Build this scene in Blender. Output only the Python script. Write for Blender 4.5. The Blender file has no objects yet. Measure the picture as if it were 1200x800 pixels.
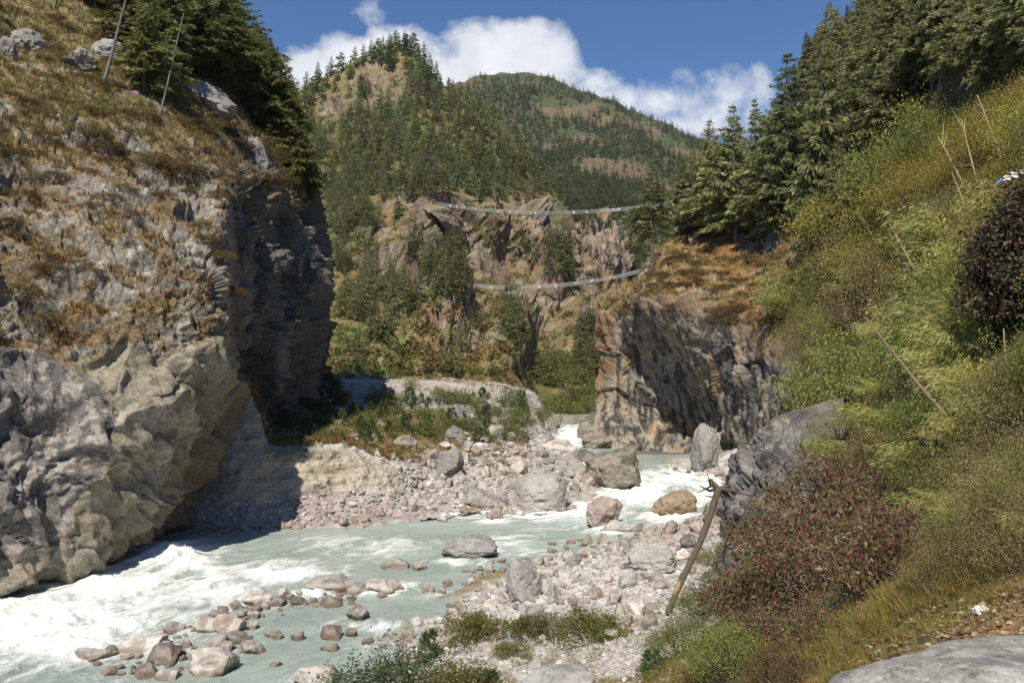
import bpy, math, random
import numpy as np
from mathutils import Vector
from mathutils.bvhtree import BVHTree

random.seed(7)
RNG = np.random.default_rng(11)
SC = bpy.context.scene
COL = SC.collection
PI = math.pi

# ------------------------------------------------------------------ camera
CAMZ = 12.0
TILT = math.atan(40 / 1000)
CT, ST = math.cos(TILT), math.sin(TILT)

def P(px, py, Y):
    """point that the camera sees at photo pixel px,py at forward distance Y"""
    x = (px - 600) / 1000.0
    y = (400 - py) / 1000.0
    dy = CT - y * ST
    k = Y / dy
    return (x * k, Y, CAMZ + (ST + y * CT) * k)

def ray(px, py):
    v = Vector(P(px, py, 1.0)) - Vector((0, 0, CAMZ))
    return v.normalized()

def PXY(V):
    """photo pixel of world points (n,3)"""
    d = V - np.array([0, 0, CAMZ])
    f = d[..., 1] * CT + d[..., 2] * ST
    u = -d[..., 1] * ST + d[..., 2] * CT
    f = np.maximum(f, 1e-3)
    return 600 + 1000 * d[..., 0] / f, 400 - 1000 * u / f

cam = bpy.data.cameras.new('camera')
cam.lens = 30.0
cam.sensor_width = 36.0
cam.clip_start = 0.1
cam.clip_end = 20000
camo = bpy.data.objects.new('camera', cam)
COL.objects.link(camo)
camo.location = (0, 0, CAMZ)
camo.rotation_euler = (PI / 2 + TILT, 0, 0)
SC.camera = camo

# ------------------------------------------------------------------ noise
def _h(ix, iy, iz, s):
    h = (ix.astype(np.uint32) * np.uint32(374761393)) ^ (iy.astype(np.uint32) * np.uint32(668265263)) ^ \
        (iz.astype(np.uint32) * np.uint32(2147483647)) ^ np.uint32((s * 974634777 + 12345) & 0xffffffff)
    h = (h ^ (h >> np.uint32(13))) * np.uint32(1274126177)
    h = (h ^ (h >> np.uint32(15))) * np.uint32(2246822519)
    h = h ^ (h >> np.uint32(16))
    return h

def _f(h):
    return h.astype(np.float64) / 4294967295.0

def vnoise(p, s=0):
    """smooth value noise in -1..1"""
    p = np.asarray(p, float)
    i = np.floor(p).astype(np.int64)
    f = p - i
    w = f * f * f * (f * (f * 6 - 15) + 10)
    out = 0
    for a in (0, 1):
        wa = w[..., 0] if a else 1 - w[..., 0]
        for b in (0, 1):
            wb = w[..., 1] if b else 1 - w[..., 1]
            for c in (0, 1):
                wc = w[..., 2] if c else 1 - w[..., 2]
                out = out + wa * wb * wc * _f(_h(i[..., 0] + a, i[..., 1] + b, i[..., 2] + c, s))
    return out * 2 - 1

ROT = np.array([[0.36, 0.48, -0.8], [-0.8, 0.6, 0.0], [0.48, 0.64, 0.6]])

def fbm(p, o=4, s=0, g=0.5):
    p = np.asarray(p, float)
    a, t, n = 1.0, 0, 0
    for k in range(o):
        t = t + a * vnoise(p, s + k)
        n += a
        a *= g
        p = p @ ROT.T * 2.03
    return t / n

def ridged(p, o=4, s=0, g=0.5):
    p = np.asarray(p, float)
    a, t, n = 1.0, 0, 0
    for k in range(o):
        t = t + a * (1 - 2 * np.abs(vnoise(p, s + k)))
        n += a
        a *= g
        p = p @ ROT.T * 2.03
    return t / n

def worley(p, s=0):
    """F1, F2, cell value"""
    p = np.asarray(p, float)
    i = np.floor(p).astype(np.int64)
    d1 = np.full(p.shape[:-1], 9.0)
    d2 = d1.copy()
    cv = np.zeros_like(d1)
    for a in (-1, 0, 1):
        for b in (-1, 0, 1):
            for c in (-1, 0, 1):
                x, y, z = i[..., 0] + a, i[..., 1] + b, i[..., 2] + c
                h1 = _f(_h(x, y, z, s)); h2 = _f(_h(x, y, z, s + 31)); h3 = _f(_h(x, y, z, s + 67))
                d = np.sqrt((x + h1 - p[..., 0]) ** 2 + (y + h2 - p[..., 1]) ** 2 + (z + h3 - p[..., 2]) ** 2)
                nearer = d < d1
                d2 = np.where(nearer, d1, np.minimum(d2, d))
                cv = np.where(nearer, h2, cv)
                d1 = np.where(nearer, d, d1)
    return d1, d2, cv

def facets(p, s=0):
    """piecewise tilted planes: each cell has its own tilt -> broken rock"""
    p = np.asarray(p, float)
    i = np.floor(p).astype(np.int64)
    d1 = np.full(p.shape[:-1], 9.0)
    d2 = d1.copy()
    val = np.zeros_like(d1)
    for a in (-1, 0, 1):
        for b in (-1, 0, 1):
            for c in (-1, 0, 1):
                x, y, z = i[..., 0] + a, i[..., 1] + b, i[..., 2] + c
                h1 = _f(_h(x, y, z, s)); h2 = _f(_h(x, y, z, s + 31)); h3 = _f(_h(x, y, z, s + 67))
                dx, dy, dz = p[..., 0] - x - h1, p[..., 1] - y - h2, p[..., 2] - z - h3
                d = np.sqrt(dx * dx + dy * dy + dz * dz)
                v = (h1 - .5) * 1.2 + dx * (h2 - .5) * 1.6 + dy * (h3 - .5) * 1.6 + dz * (h1 - .5) * 1.6
                nearer = d < d1
                d2 = np.where(nearer, d1, np.minimum(d2, d))
                val = np.where(nearer, v, val)
                d1 = np.where(nearer, d, d1)
    return val, d2 - d1

def sstep(a, b, x):
    t = np.clip((x - a) / (b - a), 0, 1)
    return t * t * (3 - 2 * t)

def mix(a, b, t):
    a, b = np.asarray(a, float), np.asarray(b, float)
    t = np.asarray(t)[..., None]
    return a * (1 - t) + b * t

def inpoly(x, y, poly):
    x, y = np.asarray(x, float), np.asarray(y, float)
    r = np.zeros(x.shape, bool)
    n = len(poly)
    for k in range(n):
        x0, y0 = poly[k]
        x1, y1 = poly[(k + 1) % n]
        if y0 == y1:
            continue
        c = ((y0 > y) != (y1 > y)) & (x < (x1 - x0) * (y - y0) / (y1 - y0) + x0)
        r ^= c
    return r

# ------------------------------------------------------------------ mesh building
def mesh_np(name, V, F, col=None, smooth=True, attrs=None):
    V = np.ascontiguousarray(V, dtype=np.float32).reshape(-1, 3)
    F = np.ascontiguousarray(F, dtype=np.int32)
    k = F.shape[1]
    me = bpy.data.meshes.new(name)
    me.vertices.add(len(V))
    me.vertices.foreach_set('co', V.ravel())
    me.loops.add(F.size)
    me.loops.foreach_set('vertex_index', F.ravel())
    me.polygons.add(len(F))
    me.polygons.foreach_set('loop_start', np.arange(0, F.size, k, dtype=np.int32))
    me.polygons.foreach_set('use_smooth', np.full(len(F), bool(smooth)))
    if col is not None:
        a = me.color_attributes.new('Col', 'FLOAT_COLOR', 'POINT')
        c = np.ones((len(V), 4), np.float32)
        c[:, :3] = np.clip(np.asarray(col).reshape(-1, 3), 0, 1)
        a.data.foreach_set('color', c.ravel())
    for nm, arr in (attrs or {}).items():
        a = me.attributes.new(nm, 'FLOAT', 'POINT')
        a.data.foreach_set('value', np.ascontiguousarray(arr, dtype=np.float32).ravel())
    me.update(calc_edges=True)
    return me

def link(name, me, mat=None, parent=None):
    o = bpy.data.objects.new(name, me)
    COL.objects.link(o)
    if mat is not None and me is not None and len(me.materials) == 0:
        me.materials.append(mat)
    if parent is not None:
        o.parent = parent
    return o

def tag(o, label=None, cat=None, group=None, kind=None):
    if label: o['label'] = label
    if cat: o['category'] = cat
    if group: o['group'] = group
    if kind: o['kind'] = kind
    return o

def empty(name, loc, label, cat, group=None, rz=0, sc=1.0):
    o = bpy.data.objects.new(name, None)
    o.empty_display_size = .2
    COL.objects.link(o)
    o.location = loc
    o.rotation_euler = (0, 0, rz)
    o.scale = (sc, sc, sc) if not isinstance(sc, (tuple, list)) else sc
    return tag(o, label, cat, group)

def copy_tree(o, parent=None):
    c = o.copy()
    COL.objects.link(c)
    if parent is not None:
        c.parent = parent
    for ch in list(o.children):
        copy_tree(ch, c)
    return c

def gridfaces(nv, nu):
    a = np.arange(nv * nu).reshape(nv, nu)
    return np.stack([a[:-1, :-1], a[:-1, 1:], a[1:, 1:], a[1:, :-1]], -1).reshape(-1, 4)

def catmull(A, t):
    """A (n, ...) sampled at float indices t"""
    n = len(A)
    i = np.clip(np.floor(t).astype(int), 0, n - 2)
    f = (t - i).reshape((-1,) + (1,) * (A.ndim - 1))
    p0 = A[np.clip(i - 1, 0, n - 1)]; p1 = A[i]; p2 = A[i + 1]; p3 = A[np.clip(i + 2, 0, n - 1)]
    m1 = (p2 - p0) * .5 * .8
    m2 = (p3 - p1) * .5 * .8
    f2, f3 = f * f, f * f * f
    return (2 * f3 - 3 * f2 + 1) * p1 + (f3 - 2 * f2 + f) * m1 + (-2 * f3 + 3 * f2) * p2 + (f3 - f2) * m2

def chord_t(A, axis, n):
    """sample positions along axis: dense where the picture shows the patch large"""
    B = np.moveaxis(A, axis, 0)
    L = np.linalg.norm(np.diff(B[..., :2], axis=0), axis=-1).mean(1) + 3
    c = np.concatenate([[0], np.cumsum(L)])
    return np.interp(np.linspace(0, c[-1], n), c, np.arange(len(c)))

class Loft:
    """surface through control points given as (px,py,Y); rows then columns"""
    def __init__(self, grid, nv, nu):
        G = np.array(grid, float)
        tv, tu = chord_t(G, 0, nv), chord_t(G, 1, nu)
        W = np.array([[P(*c) for c in r] for r in grid])
        D = np.concatenate([W, G[..., :2]], -1)
        D = catmull(D, tv)
        D = np.moveaxis(catmull(np.moveaxis(D, 1, 0), tu), 0, 1)
        self.V = D[..., :3].copy()
        self.px, self.py = D[..., 3].copy(), D[..., 4].copy()
        self.v, self.u = np.meshgrid(tv, tu, indexing='ij')
        self.nv, self.nu = nv, nu
    def normals(self, V=None):
        V = self.V if V is None else V
        du = np.gradient(V, axis=1)
        dv = np.gradient(V, axis=0)
        n = np.cross(dv, du)
        n /= np.linalg.norm(n, axis=-1, keepdims=True) + 1e-9
        # face the camera on the whole
        return n
    def push(self, d):
        self.V += self.normals() * np.asarray(d)[..., None] * self.sign
    sign = 1.0
    def orient(self):
        c = self.V.reshape(-1, 3) - np.array([0, 0, CAMZ])
        d = (self.normals().reshape(-1, 3) * c).sum(-1)
        self.sign = -1.0 if np.median(d) > 0 else 1.0
    def mesh(self, name, col, attrs=None):
        F = gridfaces(self.nv, self.nu)
        if self.sign < 0: F = F[:, ::-1]
        return mesh_np(name, self.V.reshape(-1, 3), F, col, True, attrs)

# ------------------------------------------------------------------ materials
def new_mat(name):
    m = bpy.data.materials.new(name)
    m.use_nodes = True
    nt = m.node_tree
    nt.nodes.clear()
    return m, nt, nt.nodes.new('ShaderNodeOutputMaterial')

def N(nt, t, **kw):
    n = nt.nodes.new(t)
    for k, v in kw.items():
        if k.startswith('i_'):
            n.inputs[k[2:].replace('_', ' ')].default_value = v
        else:
            setattr(n, k, v)
    return n

def ramp(nt, fac, stops):
    r = N(nt, 'ShaderNodeValToRGB')
    els = r.color_ramp.elements
    while len(els) < len(stops): els.new(0.5)
    for e, (p, c) in zip(els, stops):
        e.position = p
        e.color = (c, c, c, 1) if isinstance(c, (int, float)) else (*c, 1)
    nt.links.new(fac, r.inputs[0])
    return r.outputs[0]

def noise(nt, vec, scale, detail=6, rough=.6, dist=0.0):
    n = N(nt, 'ShaderNodeTexNoise')
    n.inputs['Scale'].default_value = scale
    n.inputs['Detail'].default_value = detail
    n.inputs['Roughness'].default_value = rough
    n.inputs['Distortion'].default_value = dist
    if vec is not None: nt.links.new(vec, n.inputs['Vector'])
    return n.outputs[0]

def mixc(nt, a, b, fac, mode='MIX'):
    m = N(nt, 'ShaderNodeMix', data_type='RGBA', blend_type=mode)
    for i, v in ((0, fac), (6, a), (7, b)):
        if isinstance(v, (int, float)): m.inputs[i].default_value = v
        elif isinstance(v, tuple): m.inputs[i].default_value = (*v, 1)
        else: nt.links.new(v, m.inputs[i])
    return m.outputs[2]

def math_n(nt, op, a, b=None):
    m = N(nt, 'ShaderNodeMath', operation=op)
    for i, v in ((0, a), (1, b)):
        if v is None: continue
        if isinstance(v, (int, float)): m.inputs[i].default_value = v
        else: nt.links.new(v, m.inputs[i])
    return m.outputs[0]

def rock_mat(name, sc=1.0, contrast=1.0, bump=.6, bdist=.15, rough=.85, crack=.35, objrand=False, wet=False, lichen=.0, bed=None):
    """rock: vertex colour for the zones, mottling, lichen specks, cracks and bump on top"""
    m, nt, out = new_mat(name)
    L = nt.links.new
    b = N(nt, 'ShaderNodeBsdfPrincipled')
    L(b.outputs[0], out.inputs[0])
    if objrand:
        tc = N(nt, 'ShaderNodeTexCoord'); vec = tc.outputs['Object']
    else:
        g = N(nt, 'ShaderNodeNewGeometry'); vec = g.outputs['Position']
    if bed:
        mp = N(nt, 'ShaderNodeMapping')
        mp.inputs['Rotation'].default_value = bed[0]; mp.inputs['Scale'].default_value = bed[1]
        L(vec, mp.inputs['Vector']); vec = mp.outputs[0]
    at = N(nt, 'ShaderNodeAttribute', attribute_name='Col')
    n1 = noise(nt, vec, 1.1 / sc, 6, .68)
    n2 = noise(nt, vec, 7.0 / sc, 4, .7)
    lo, hi = 1 - .55 * contrast, 1 + .5 * contrast
    c = mixc(nt, at.outputs[0], ramp(nt, n1, [(.25, lo), (.5, 1.0), (.75, min(hi, 1.0))]), 1.0, 'MULTIPLY')
    c = mixc(nt, c, ramp(nt, n2, [(.3, .55), (.55, 1.0), (.75, 1.0)]), .8 * contrast, 'MULTIPLY')
    if objrand:
        oi = N(nt, 'ShaderNodeObjectInfo')
        tint = N(nt, 'ShaderNodeValToRGB')
        els = tint.color_ramp.elements
        stops = [(0, (.40, .39, .38)), (.2, (1.12, 1.05, .98)), (.36, (.58, .56, .54)), (.55, (1.32, 1.27, 1.20)), (.75, (.80, .67, .59)), (.88, (.55, .50, .46)), (1, (1.1, 1.08, 1.04))]
        while len(els) < len(stops): els.new(.5)
        for e, (p, cc) in zip(els, stops):
            e.position = p; e.color = (*cc, 1)
        L(oi.outputs['Random'], tint.inputs[0])
        c = mixc(nt, c, tint.outputs[0], 1.0, 'MULTIPLY')
    if lichen:
        n3 = noise(nt, vec, 2.6 / sc, 5, .75)
        c = mixc(nt, c, (.62, .61, .57), ramp(nt, n3, [(.52, 0.0), (.66, lichen)]))
    # cracks
    v = N(nt, 'ShaderNodeTexVoronoi', feature='DISTANCE_TO_EDGE')
    v.inputs['Scale'].default_value = .9 / sc
    dn = N(nt, 'ShaderNodeTexNoise'); dn.inputs['Scale'].default_value = 1.5 / sc; dn.inputs['Detail'].default_value = 3
    L(vec, dn.inputs['Vector'])
    va = N(nt, 'ShaderNodeVectorMath', operation='MULTIPLY_ADD')
    va.inputs[1].default_value = (1.2 * sc,) * 3
    L(dn.outputs['Color'], va.inputs[0]); L(vec, va.inputs[2])
    L(va.outputs[0], v.inputs['Vector'])
    ck = ramp(nt, v.outputs['Distance'], [(0.0, 1 - crack), (.035, 1.0)])
    c = mixc(nt, c, ck, 1.0, 'MULTIPLY')
    rg = rough
    if wet:
        g2 = N(nt, 'ShaderNodeNewGeometry')
        sx = N(nt, 'ShaderNodeSeparateXYZ'); L(g2.outputs['Position'], sx.inputs[0])
        zz = math_n(nt, 'ADD', sx.outputs[2], math_n(nt, 'MULTIPLY', n2, -.35))
        w = ramp(nt, zz, [(.02, 1.0), (.16, 0.0)])
        c = mixc(nt, c, (.12, .08, .045), math_n(nt, 'MULTIPLY', w, .62))
    L(c, b.inputs['Base Color'])
    b.inputs['Roughness'].default_value = rg
    b.inputs['Specular IOR Level'].default_value = .25
    h = math_n(nt, 'ADD', math_n(nt, 'MULTIPLY', n1, .7), math_n(nt, 'MULTIPLY', n2, .35))
    h = math_n(nt, 'ADD', h, math_n(nt, 'MULTIPLY', ck, .5))
    bp = N(nt, 'ShaderNodeBump')
    bp.inputs['Strength'].default_value = bump
    bp.inputs['Distance'].default_value = bdist * sc
    L(h, bp.inputs['Height'])
    L(bp.outputs[0], b.inputs['Normal'])
    return m

def leaf_mat(name, trans=.35, rough=.55, var=.35, hue=.03, spec=.25):
    """leaves and needles: vertex colour per leaf, shift per plant, light shining through"""
    m, nt, out = new_mat(name)
    L = nt.links.new
    at = N(nt, 'ShaderNodeAttribute', attribute_name='Col')
    oi = N(nt, 'ShaderNodeObjectInfo')
    hs = N(nt, 'ShaderNodeHueSaturation')
    L(at.outputs[0], hs.inputs['Color'])
    L(math_n(nt, 'ADD', math_n(nt, 'MULTIPLY', oi.outputs['Random'], 2 * hue), .5 - hue), hs.inputs['Hue'])
    wn = N(nt, 'ShaderNodeTexWhiteNoise', noise_dimensions='1D')
    L(math_n(nt, 'MULTIPLY', oi.outputs['Random'], 91.7), wn.inputs['W'])
    L(math_n(nt, 'ADD', math_n(nt, 'MULTIPLY', wn.outputs['Value'], var), 1 - var * .5), hs.inputs['Value'])
    b = N(nt, 'ShaderNodeBsdfPrincipled')
    b.inputs['Roughness'].default_value = rough
    b.inputs['Specular IOR Level'].default_value = spec
    L(hs.outputs[0], b.inputs['Base Color'])
    t = N(nt, 'ShaderNodeBsdfTranslucent')
    L(hs.outputs[0], t.inputs['Color'])
    mx = N(nt, 'ShaderNodeMixShader')
    mx.inputs[0].default_value = trans
    L(b.outputs[0], mx.inputs[1]); L(t.outputs[0], mx.inputs[2])
    L(mx.outputs[0], out.inputs[0])
    return m

def plain_mat(name, colr, rough=.8, nscale=6, amount=.4, metal=0.0, stretch=None, bump=.2):
    m, nt, out = new_mat(name)
    L = nt.links.new
    b = N(nt, 'ShaderNodeBsdfPrincipled')
    L(b.outputs[0], out.inputs[0])
    tc = N(nt, 'ShaderNodeTexCoord'); vec = tc.outputs['Object']
    if stretch:
        mp = N(nt, 'ShaderNodeMapping'); mp.inputs['Scale'].default_value = stretch
        L(vec, mp.inputs['Vector']); vec = mp.outputs[0]
    n1 = noise(nt, vec, nscale, 6, .65)
    c = mixc(nt, tuple(colr), ramp(nt, n1, [(.3, 1 - amount), (.6, 1.0)]), 1.0, 'MULTIPLY')
    L(c, b.inputs['Base Color'])
    b.inputs['Roughness'].default_value = rough
    b.inputs['Metallic'].default_value = metal
    b.inputs['Specular IOR Level'].default_value = .3
    bp = N(nt, 'ShaderNodeBump'); bp.inputs['Strength'].default_value = bump; bp.inputs['Distance'].default_value = .03
    L(n1, bp.inputs['Height']); L(bp.outputs[0], b.inputs['Normal'])
    return m
# ------------------------------------------------------------------ light and sky
SUN_AZ, SUN_EL = math.radians(12), math.radians(47)     # from behind the camera, a little to the left
SUND = Vector((math.sin(SUN_AZ) * math.cos(SUN_EL), math.cos(SUN_AZ) * math.cos(SUN_EL), -math.sin(SUN_EL)))
sl = bpy.data.lights.new('sun', 'SUN')
sl.energy = 5.0
sl.angle = math.radians(.53)
sl.color = (1.0, .93, .79)
so = bpy.data.objects.new('sun', sl)
COL.objects.link(so)
so.location = (-60, -150, 200)
so.rotation_euler = SUND.to_track_quat('-Z', 'Y').to_euler()

W = bpy.data.worlds.new('World')
SC.world = W
W.use_nodes = True
nt = W.node_tree
nt.nodes.clear()
wo = nt.nodes.new('ShaderNodeOutputWorld')
sky = N(nt, 'ShaderNodeTexSky', sky_type='NISHITA')
sky.sun_disc = False
sky.sun_elevation = SUN_EL
sky.sun_rotation = PI + SUN_AZ
sky.altitude = 2800
sky.air_density = 1.0
sky.dust_density = .05
sky.ozone_density = 3.5
bg1 = N(nt, 'ShaderNodeBackground'); bg1.inputs[1].default_value = .086
nt.links.new(mixc(nt, sky.outputs[0], (.66, .94, 1.14), 1.0, 'MULTIPLY'), bg1.inputs[0])
tc = N(nt, 'ShaderNodeTexCoord')
sx = N(nt, 'ShaderNodeSeparateXYZ'); nt.links.new(tc.outputs['Generated'], sx.inputs[0])
ysafe = math_n(nt, 'MAXIMUM', sx.outputs[1], .05)
uu = math_n(nt, 'DIVIDE', sx.outputs[0], ysafe)
ww = math_n(nt, 'DIVIDE', sx.outputs[2], ysafe)
cx = N(nt, 'ShaderNodeCombineXYZ'); nt.links.new(uu, cx.inputs[0]); nt.links.new(ww, cx.inputs[1])
val = None
CLOUDS = [(365, 82, 52, 40, 1.0), (400, 62, 40, 34, 1.0), (460, 58, 50, 38, 1.05), (520, 80, 70, 40, 1.0), (575, 55, 62, 44, 1.1), (640, 62, 52, 46, 1.1),
          (610, 95, 100, 42, 1.1), (680, 105, 60, 34, .8), (440, 95, 90, 40, .9), (775, 118, 85, 32, .5), (850, 108, 80, 40, .56), (800, 142, 90, 28, .5),
          (436, 8, 26, 18, .34), (1500, 60, 260, 70, .9), (-420, 40, 260, 90, .9)]
for cxp, cyp, rx, ry, am in CLOUDS:
    a = math_n(nt, 'DIVIDE', math_n(nt, 'SUBTRACT', uu, (cxp - 600) / 1000), rx / 1000)
    b = math_n(nt, 'DIVIDE', math_n(nt, 'SUBTRACT', ww, (440 - cyp) / 1000), ry / 1000)
    d = math_n(nt, 'ADD', math_n(nt, 'MULTIPLY', a, a), math_n(nt, 'MULTIPLY', b, b))
    e = math_n(nt, 'MULTIPLY', math_n(nt, 'SUBTRACT', 1.25, d), am)
    val = e if val is None else math_n(nt, 'SMOOTH_MAX', val, e)
    if val is not e:
        val.node.inputs[2].default_value = .25
nz = noise(nt, cx.outputs[0], 19, 10, .6, .2)
nz2 = noise(nt, cx.outputs[0], 9, 8, .6, .4)
dens = math_n(nt, 'ADD', math_n(nt, 'MULTIPLY', val, .62), math_n(nt, 'MULTIPLY', math_n(nt, 'SUBTRACT', nz, .5), 1.5))
fac = ramp(nt, dens, [(.10, 0.0), (.34, .6), (.54, .97)])
bg2 = N(nt, 'ShaderNodeBackground')
ccol = ramp(nt, math_n(nt, 'ADD', math_n(nt, 'MULTIPLY', dens, .35), math_n(nt, 'MULTIPLY', nz2, .75)), [(.25, (.46, .50, .60)), (.52, (.66, .69, .76)), (.75, (.86, .87, .90))])
nt.links.new(ccol, bg2.inputs[0]); bg2.inputs[1].default_value = .92
ms = N(nt, 'ShaderNodeMixShader')
nt.links.new(fac, ms.inputs[0]); nt.links.new(bg1.outputs[0], ms.inputs[1]); nt.links.new(bg2.outputs[0], ms.inputs[2])
nt.links.new(ms.outputs[0], wo.inputs[0])
W.cycles.sampling_method = 'MANUAL'
W.cycles.sample_map_resolution = 512

SURF = {}        # name -> (object, faces) for ray casting
def keep(name, o):
    SURF[name] = o

# albedos
C_LICH = (.215, .19, .16); C_PALE = (.44, .41, .36); C_MOSS = (.145, .085, .032); C_DRY = (.25, .165, .07)
C_OLIVE = (.16, .15, .05); C_TAN = (.275, .242, .185); C_PURP = (.13, .118, .110); C_DARK = (.085, .08, .075)
C_ORNG = (.34, .155, .045); C_RUST = (.30, .09, .03); C_GREEN = (.085, .12, .03); C_PINK = (.36, .29, .255)

# ------------------------------------------------------------------ left cliff
G = [
 [(-250,-350,75),(0,-250,105),(60,-220,110),(120,-190,115),(180,-30,120),(230,28,128),(258,55,130),(290,88,132),(322,128,134),(345,165,136),(362,208,142),(340,215,170)],
 [(-250,-150,60),(0,0,78),(60,10,82),(120,20,86),(180,45,90),(230,80,96),(262,105,98),(290,122,103),(322,142,108),(350,172,113),(367,208,122),(345,222,150)],
 [(-250,100,48),(0,100,62),(60,100,66),(120,110,70),(180,130,74),(230,150,78),(262,170,82),(295,182,90),(325,192,97),(353,215,106),(373,244,116),(347,255,145)],
 [(-250,250,42),(0,250,54),(60,250,56),(120,250,58),(180,260,60),(230,260,63),(265,235,67),(292,230,80),(322,222,90),(352,250,100),(376,290,111),(350,300,140)],
 [(-250,400,39),(0,400,50),(60,400,51.5),(120,390,53),(180,380,55),(230,360,58),(263,310,63),(285,320,76),(318,320,86),(352,330,97),(380,350,108),(350,350,140)],
 [(-250,550,38),(0,550,47),(60,550,49),(120,520,51),(180,480,53),(230,430,57),(260,370,62),(280,390,77),(316,400,87),(352,400,98),(381,400,108),(350,400,140)],
 [(-250,700,39),(0,690,46),(60,660,49.5),(125,630,53),(180,578,56),(228,485,59),(257,404,62),(276,440,80),(316,450,90),(350,450,99),(374,440,108),(345,440,140)],
 [(-250,730,41),(0,706,48),(62,674,53),(135,645,58),(196,598,62),(240,500,68),(268,425,74),(282,480,86),(316,490,94),(350,490,100),(372,480,110),(345,480,140)],
 [(-250,780,46),(0,735,56),(70,700,62),(150,665,66),(225,640,72),(256,620,79),(278,600,86),(290,600,90),(318,580,96),(350,560,102),(376,540,112),(345,540,140)],
]
lc = Loft(G, 520, 560)
lc.orient()
V = lc.V
px, py = lc.px + 12 * fbm(V * .12, 3, 5), lc.py + 16 * fbm(V * .12 + 40, 3, 9)
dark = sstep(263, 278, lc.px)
tanz = inpoly(px, py, [(100,430),(150,398),(180,425),(240,400),(300,380),(300,480),(240,560),(200,640),(120,720),(-60,760),(-60,695),(60,640),(110,560),(140,490)]).astype(float)
purz = inpoly(px, py, [(-400,425),(60,415),(112,450),(140,495),(110,560),(60,640),(-60,690),(-400,760)]).astype(float)
low = np.clip(tanz + purz, 0, 1)
for _ in range(6):
    low[1:-1, 1:-1] = (low[:-2, 1:-1] + low[2:, 1:-1] + low[1:-1, :-2] + low[1:-1, 2:]) / 4
ns = np.array([.52, .30, .80])
hs = V @ ns
wp = fbm(V * .18, 4, 21)
def strata(h, L, warp):
    f = (h / L + warp) % 1.0
    return np.minimum(f / .82, (1 - f) / .18)
st = strata(hs, 2.6, wp * 1.5)
st2 = strata(hs, .85, wp * 3)
fa, fe = facets(V @ np.array([[.9, 0, -.4], [0, 1, 0], [.4, 0, .9]]) * np.array([.28, .28, .5]), 3)
fb, fe2 = facets(V * .85, 8)
brk = sstep(-.1, .35, fbm(V * .16, 3, 19))
d_r = .42 * st + .2 * st2 + brk * (.55 * fa + .25 * fb) + .75 * fbm(V * np.array([.35, .35, .5]), 4, 11) + .2 * fbm(V * 1.6, 4, 13) - .35 * brk * (1 - sstep(0, .10, fe))
fs, fse = facets(V * np.array([.17, .2, .22]) + .15 * wp[..., None], 4)
wv = V + 2.2 * np.stack([fbm(V * .16, 3, 341), fbm(V * .16, 3, 342), fbm(V * .16, 3, 343)], -1)
d_s = 2.6 * fbm(V * .13, 3, 33) + .75 * fs + 1.0 * ridged(wv * np.array([.2, .3, .34]), 3, 344) + .5 * fbm(V * .45, 3, 35) + .35 * st + .22 * facets(wv * np.array([.42, .42, .5]), 37)[0] + .10 * ridged(V * .7, 3, 39)
d_d = 2.2 * fbm(V * np.array([.16, .12, .07]), 4, 43) + 1.1 * fa + .45 * fb + .4 * ridged(V * .5, 4, 47)
upz = 1 - sstep(120, 230, py)
d = d_r * (1 - low) + d_s * low
d = d * (1 - dark) + d_d * dark
d *= (1 - .45 * upz)
edge = 1 - .7 * np.exp(-((lc.u - 6.35) / .55) ** 2)
d += (1 - .75 * low) * (.15 * facets(V * 2.1, 28)[0] + .07 * facets(V * 4.6, 29)[0] + .10 * ridged(V * np.array([1.2, 1.2, 1.8]), 4, 30))
lc.push(d * edge)
V = lc.V
nrm = lc.normals() * lc.sign
n1 = fbm(V @ np.array([[.8, 0, -.6], [0, 1, 0], [.6, 0, .8]]) * np.array([.22, .4, .8]), 5, 51, .62)
n2 = fbm(V * .55, 5, 57, .6)
n3 = fbm(V * 1.6, 4, 61, .65)
c = mix(C_LICH, C_PALE, sstep(.05, .45, n3))
c = mix(c, C_DARK, .65 * sstep(.15, .5, -n3))
moss = sstep(-.06, .14, n1 + .5 * n2 + .3 * n3 + .25 * (nrm[..., 2] - .35))
c = mix(c, C_MOSS, .85 * moss)
spk = fbm(V @ np.array([[.8, 0, -.6], [0, 1, 0], [.6, 0, .8]]) * np.array([1.3, 2.0, 3.0]), 4, 55, .65)
c = mix(c, (.16, .115, .055), sstep(.02, .3, spk + .5 * n1) * .7)
dry = sstep(.0, .14, n2 + .3 * n3 + .45 * (nrm[..., 2] - .5) + .45 * (upz - .25))
c = mix(c, mix(mix((.21, .135, .055), C_DRY, upz), C_OLIVE, sstep(-.1, .3, n1) * upz), .9 * dry)
tcol = mix(C_TAN, (.215, .18, .12), sstep(-.1, .3, n2))
tcol = mix(tcol, (.40, .36, .29), sstep(.1, .5, n1))
tcol = mix(tcol, (.15, .12, .08), sstep(.1, .4, fbm(V * 1.1, 4, 65)) * .6)
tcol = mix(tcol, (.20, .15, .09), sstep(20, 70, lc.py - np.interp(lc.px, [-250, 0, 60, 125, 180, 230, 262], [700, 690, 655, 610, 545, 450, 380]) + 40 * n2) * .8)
pcol = mix(C_PURP, (.33, .30, .265), sstep(.0, .4, n3 + n1))
pcol = mix(pcol, (.055, .05, .048), sstep(.1, .45, -n2))
c = mix(c, pcol, purz * low)
c = mix(c, tcol, np.clip(tanz, 0, 1))
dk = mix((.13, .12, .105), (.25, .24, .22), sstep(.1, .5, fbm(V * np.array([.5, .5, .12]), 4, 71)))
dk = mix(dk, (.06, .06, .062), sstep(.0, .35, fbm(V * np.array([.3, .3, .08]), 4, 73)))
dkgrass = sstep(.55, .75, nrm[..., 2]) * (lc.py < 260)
dk = mix(dk, C_DRY, dkgrass)
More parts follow.
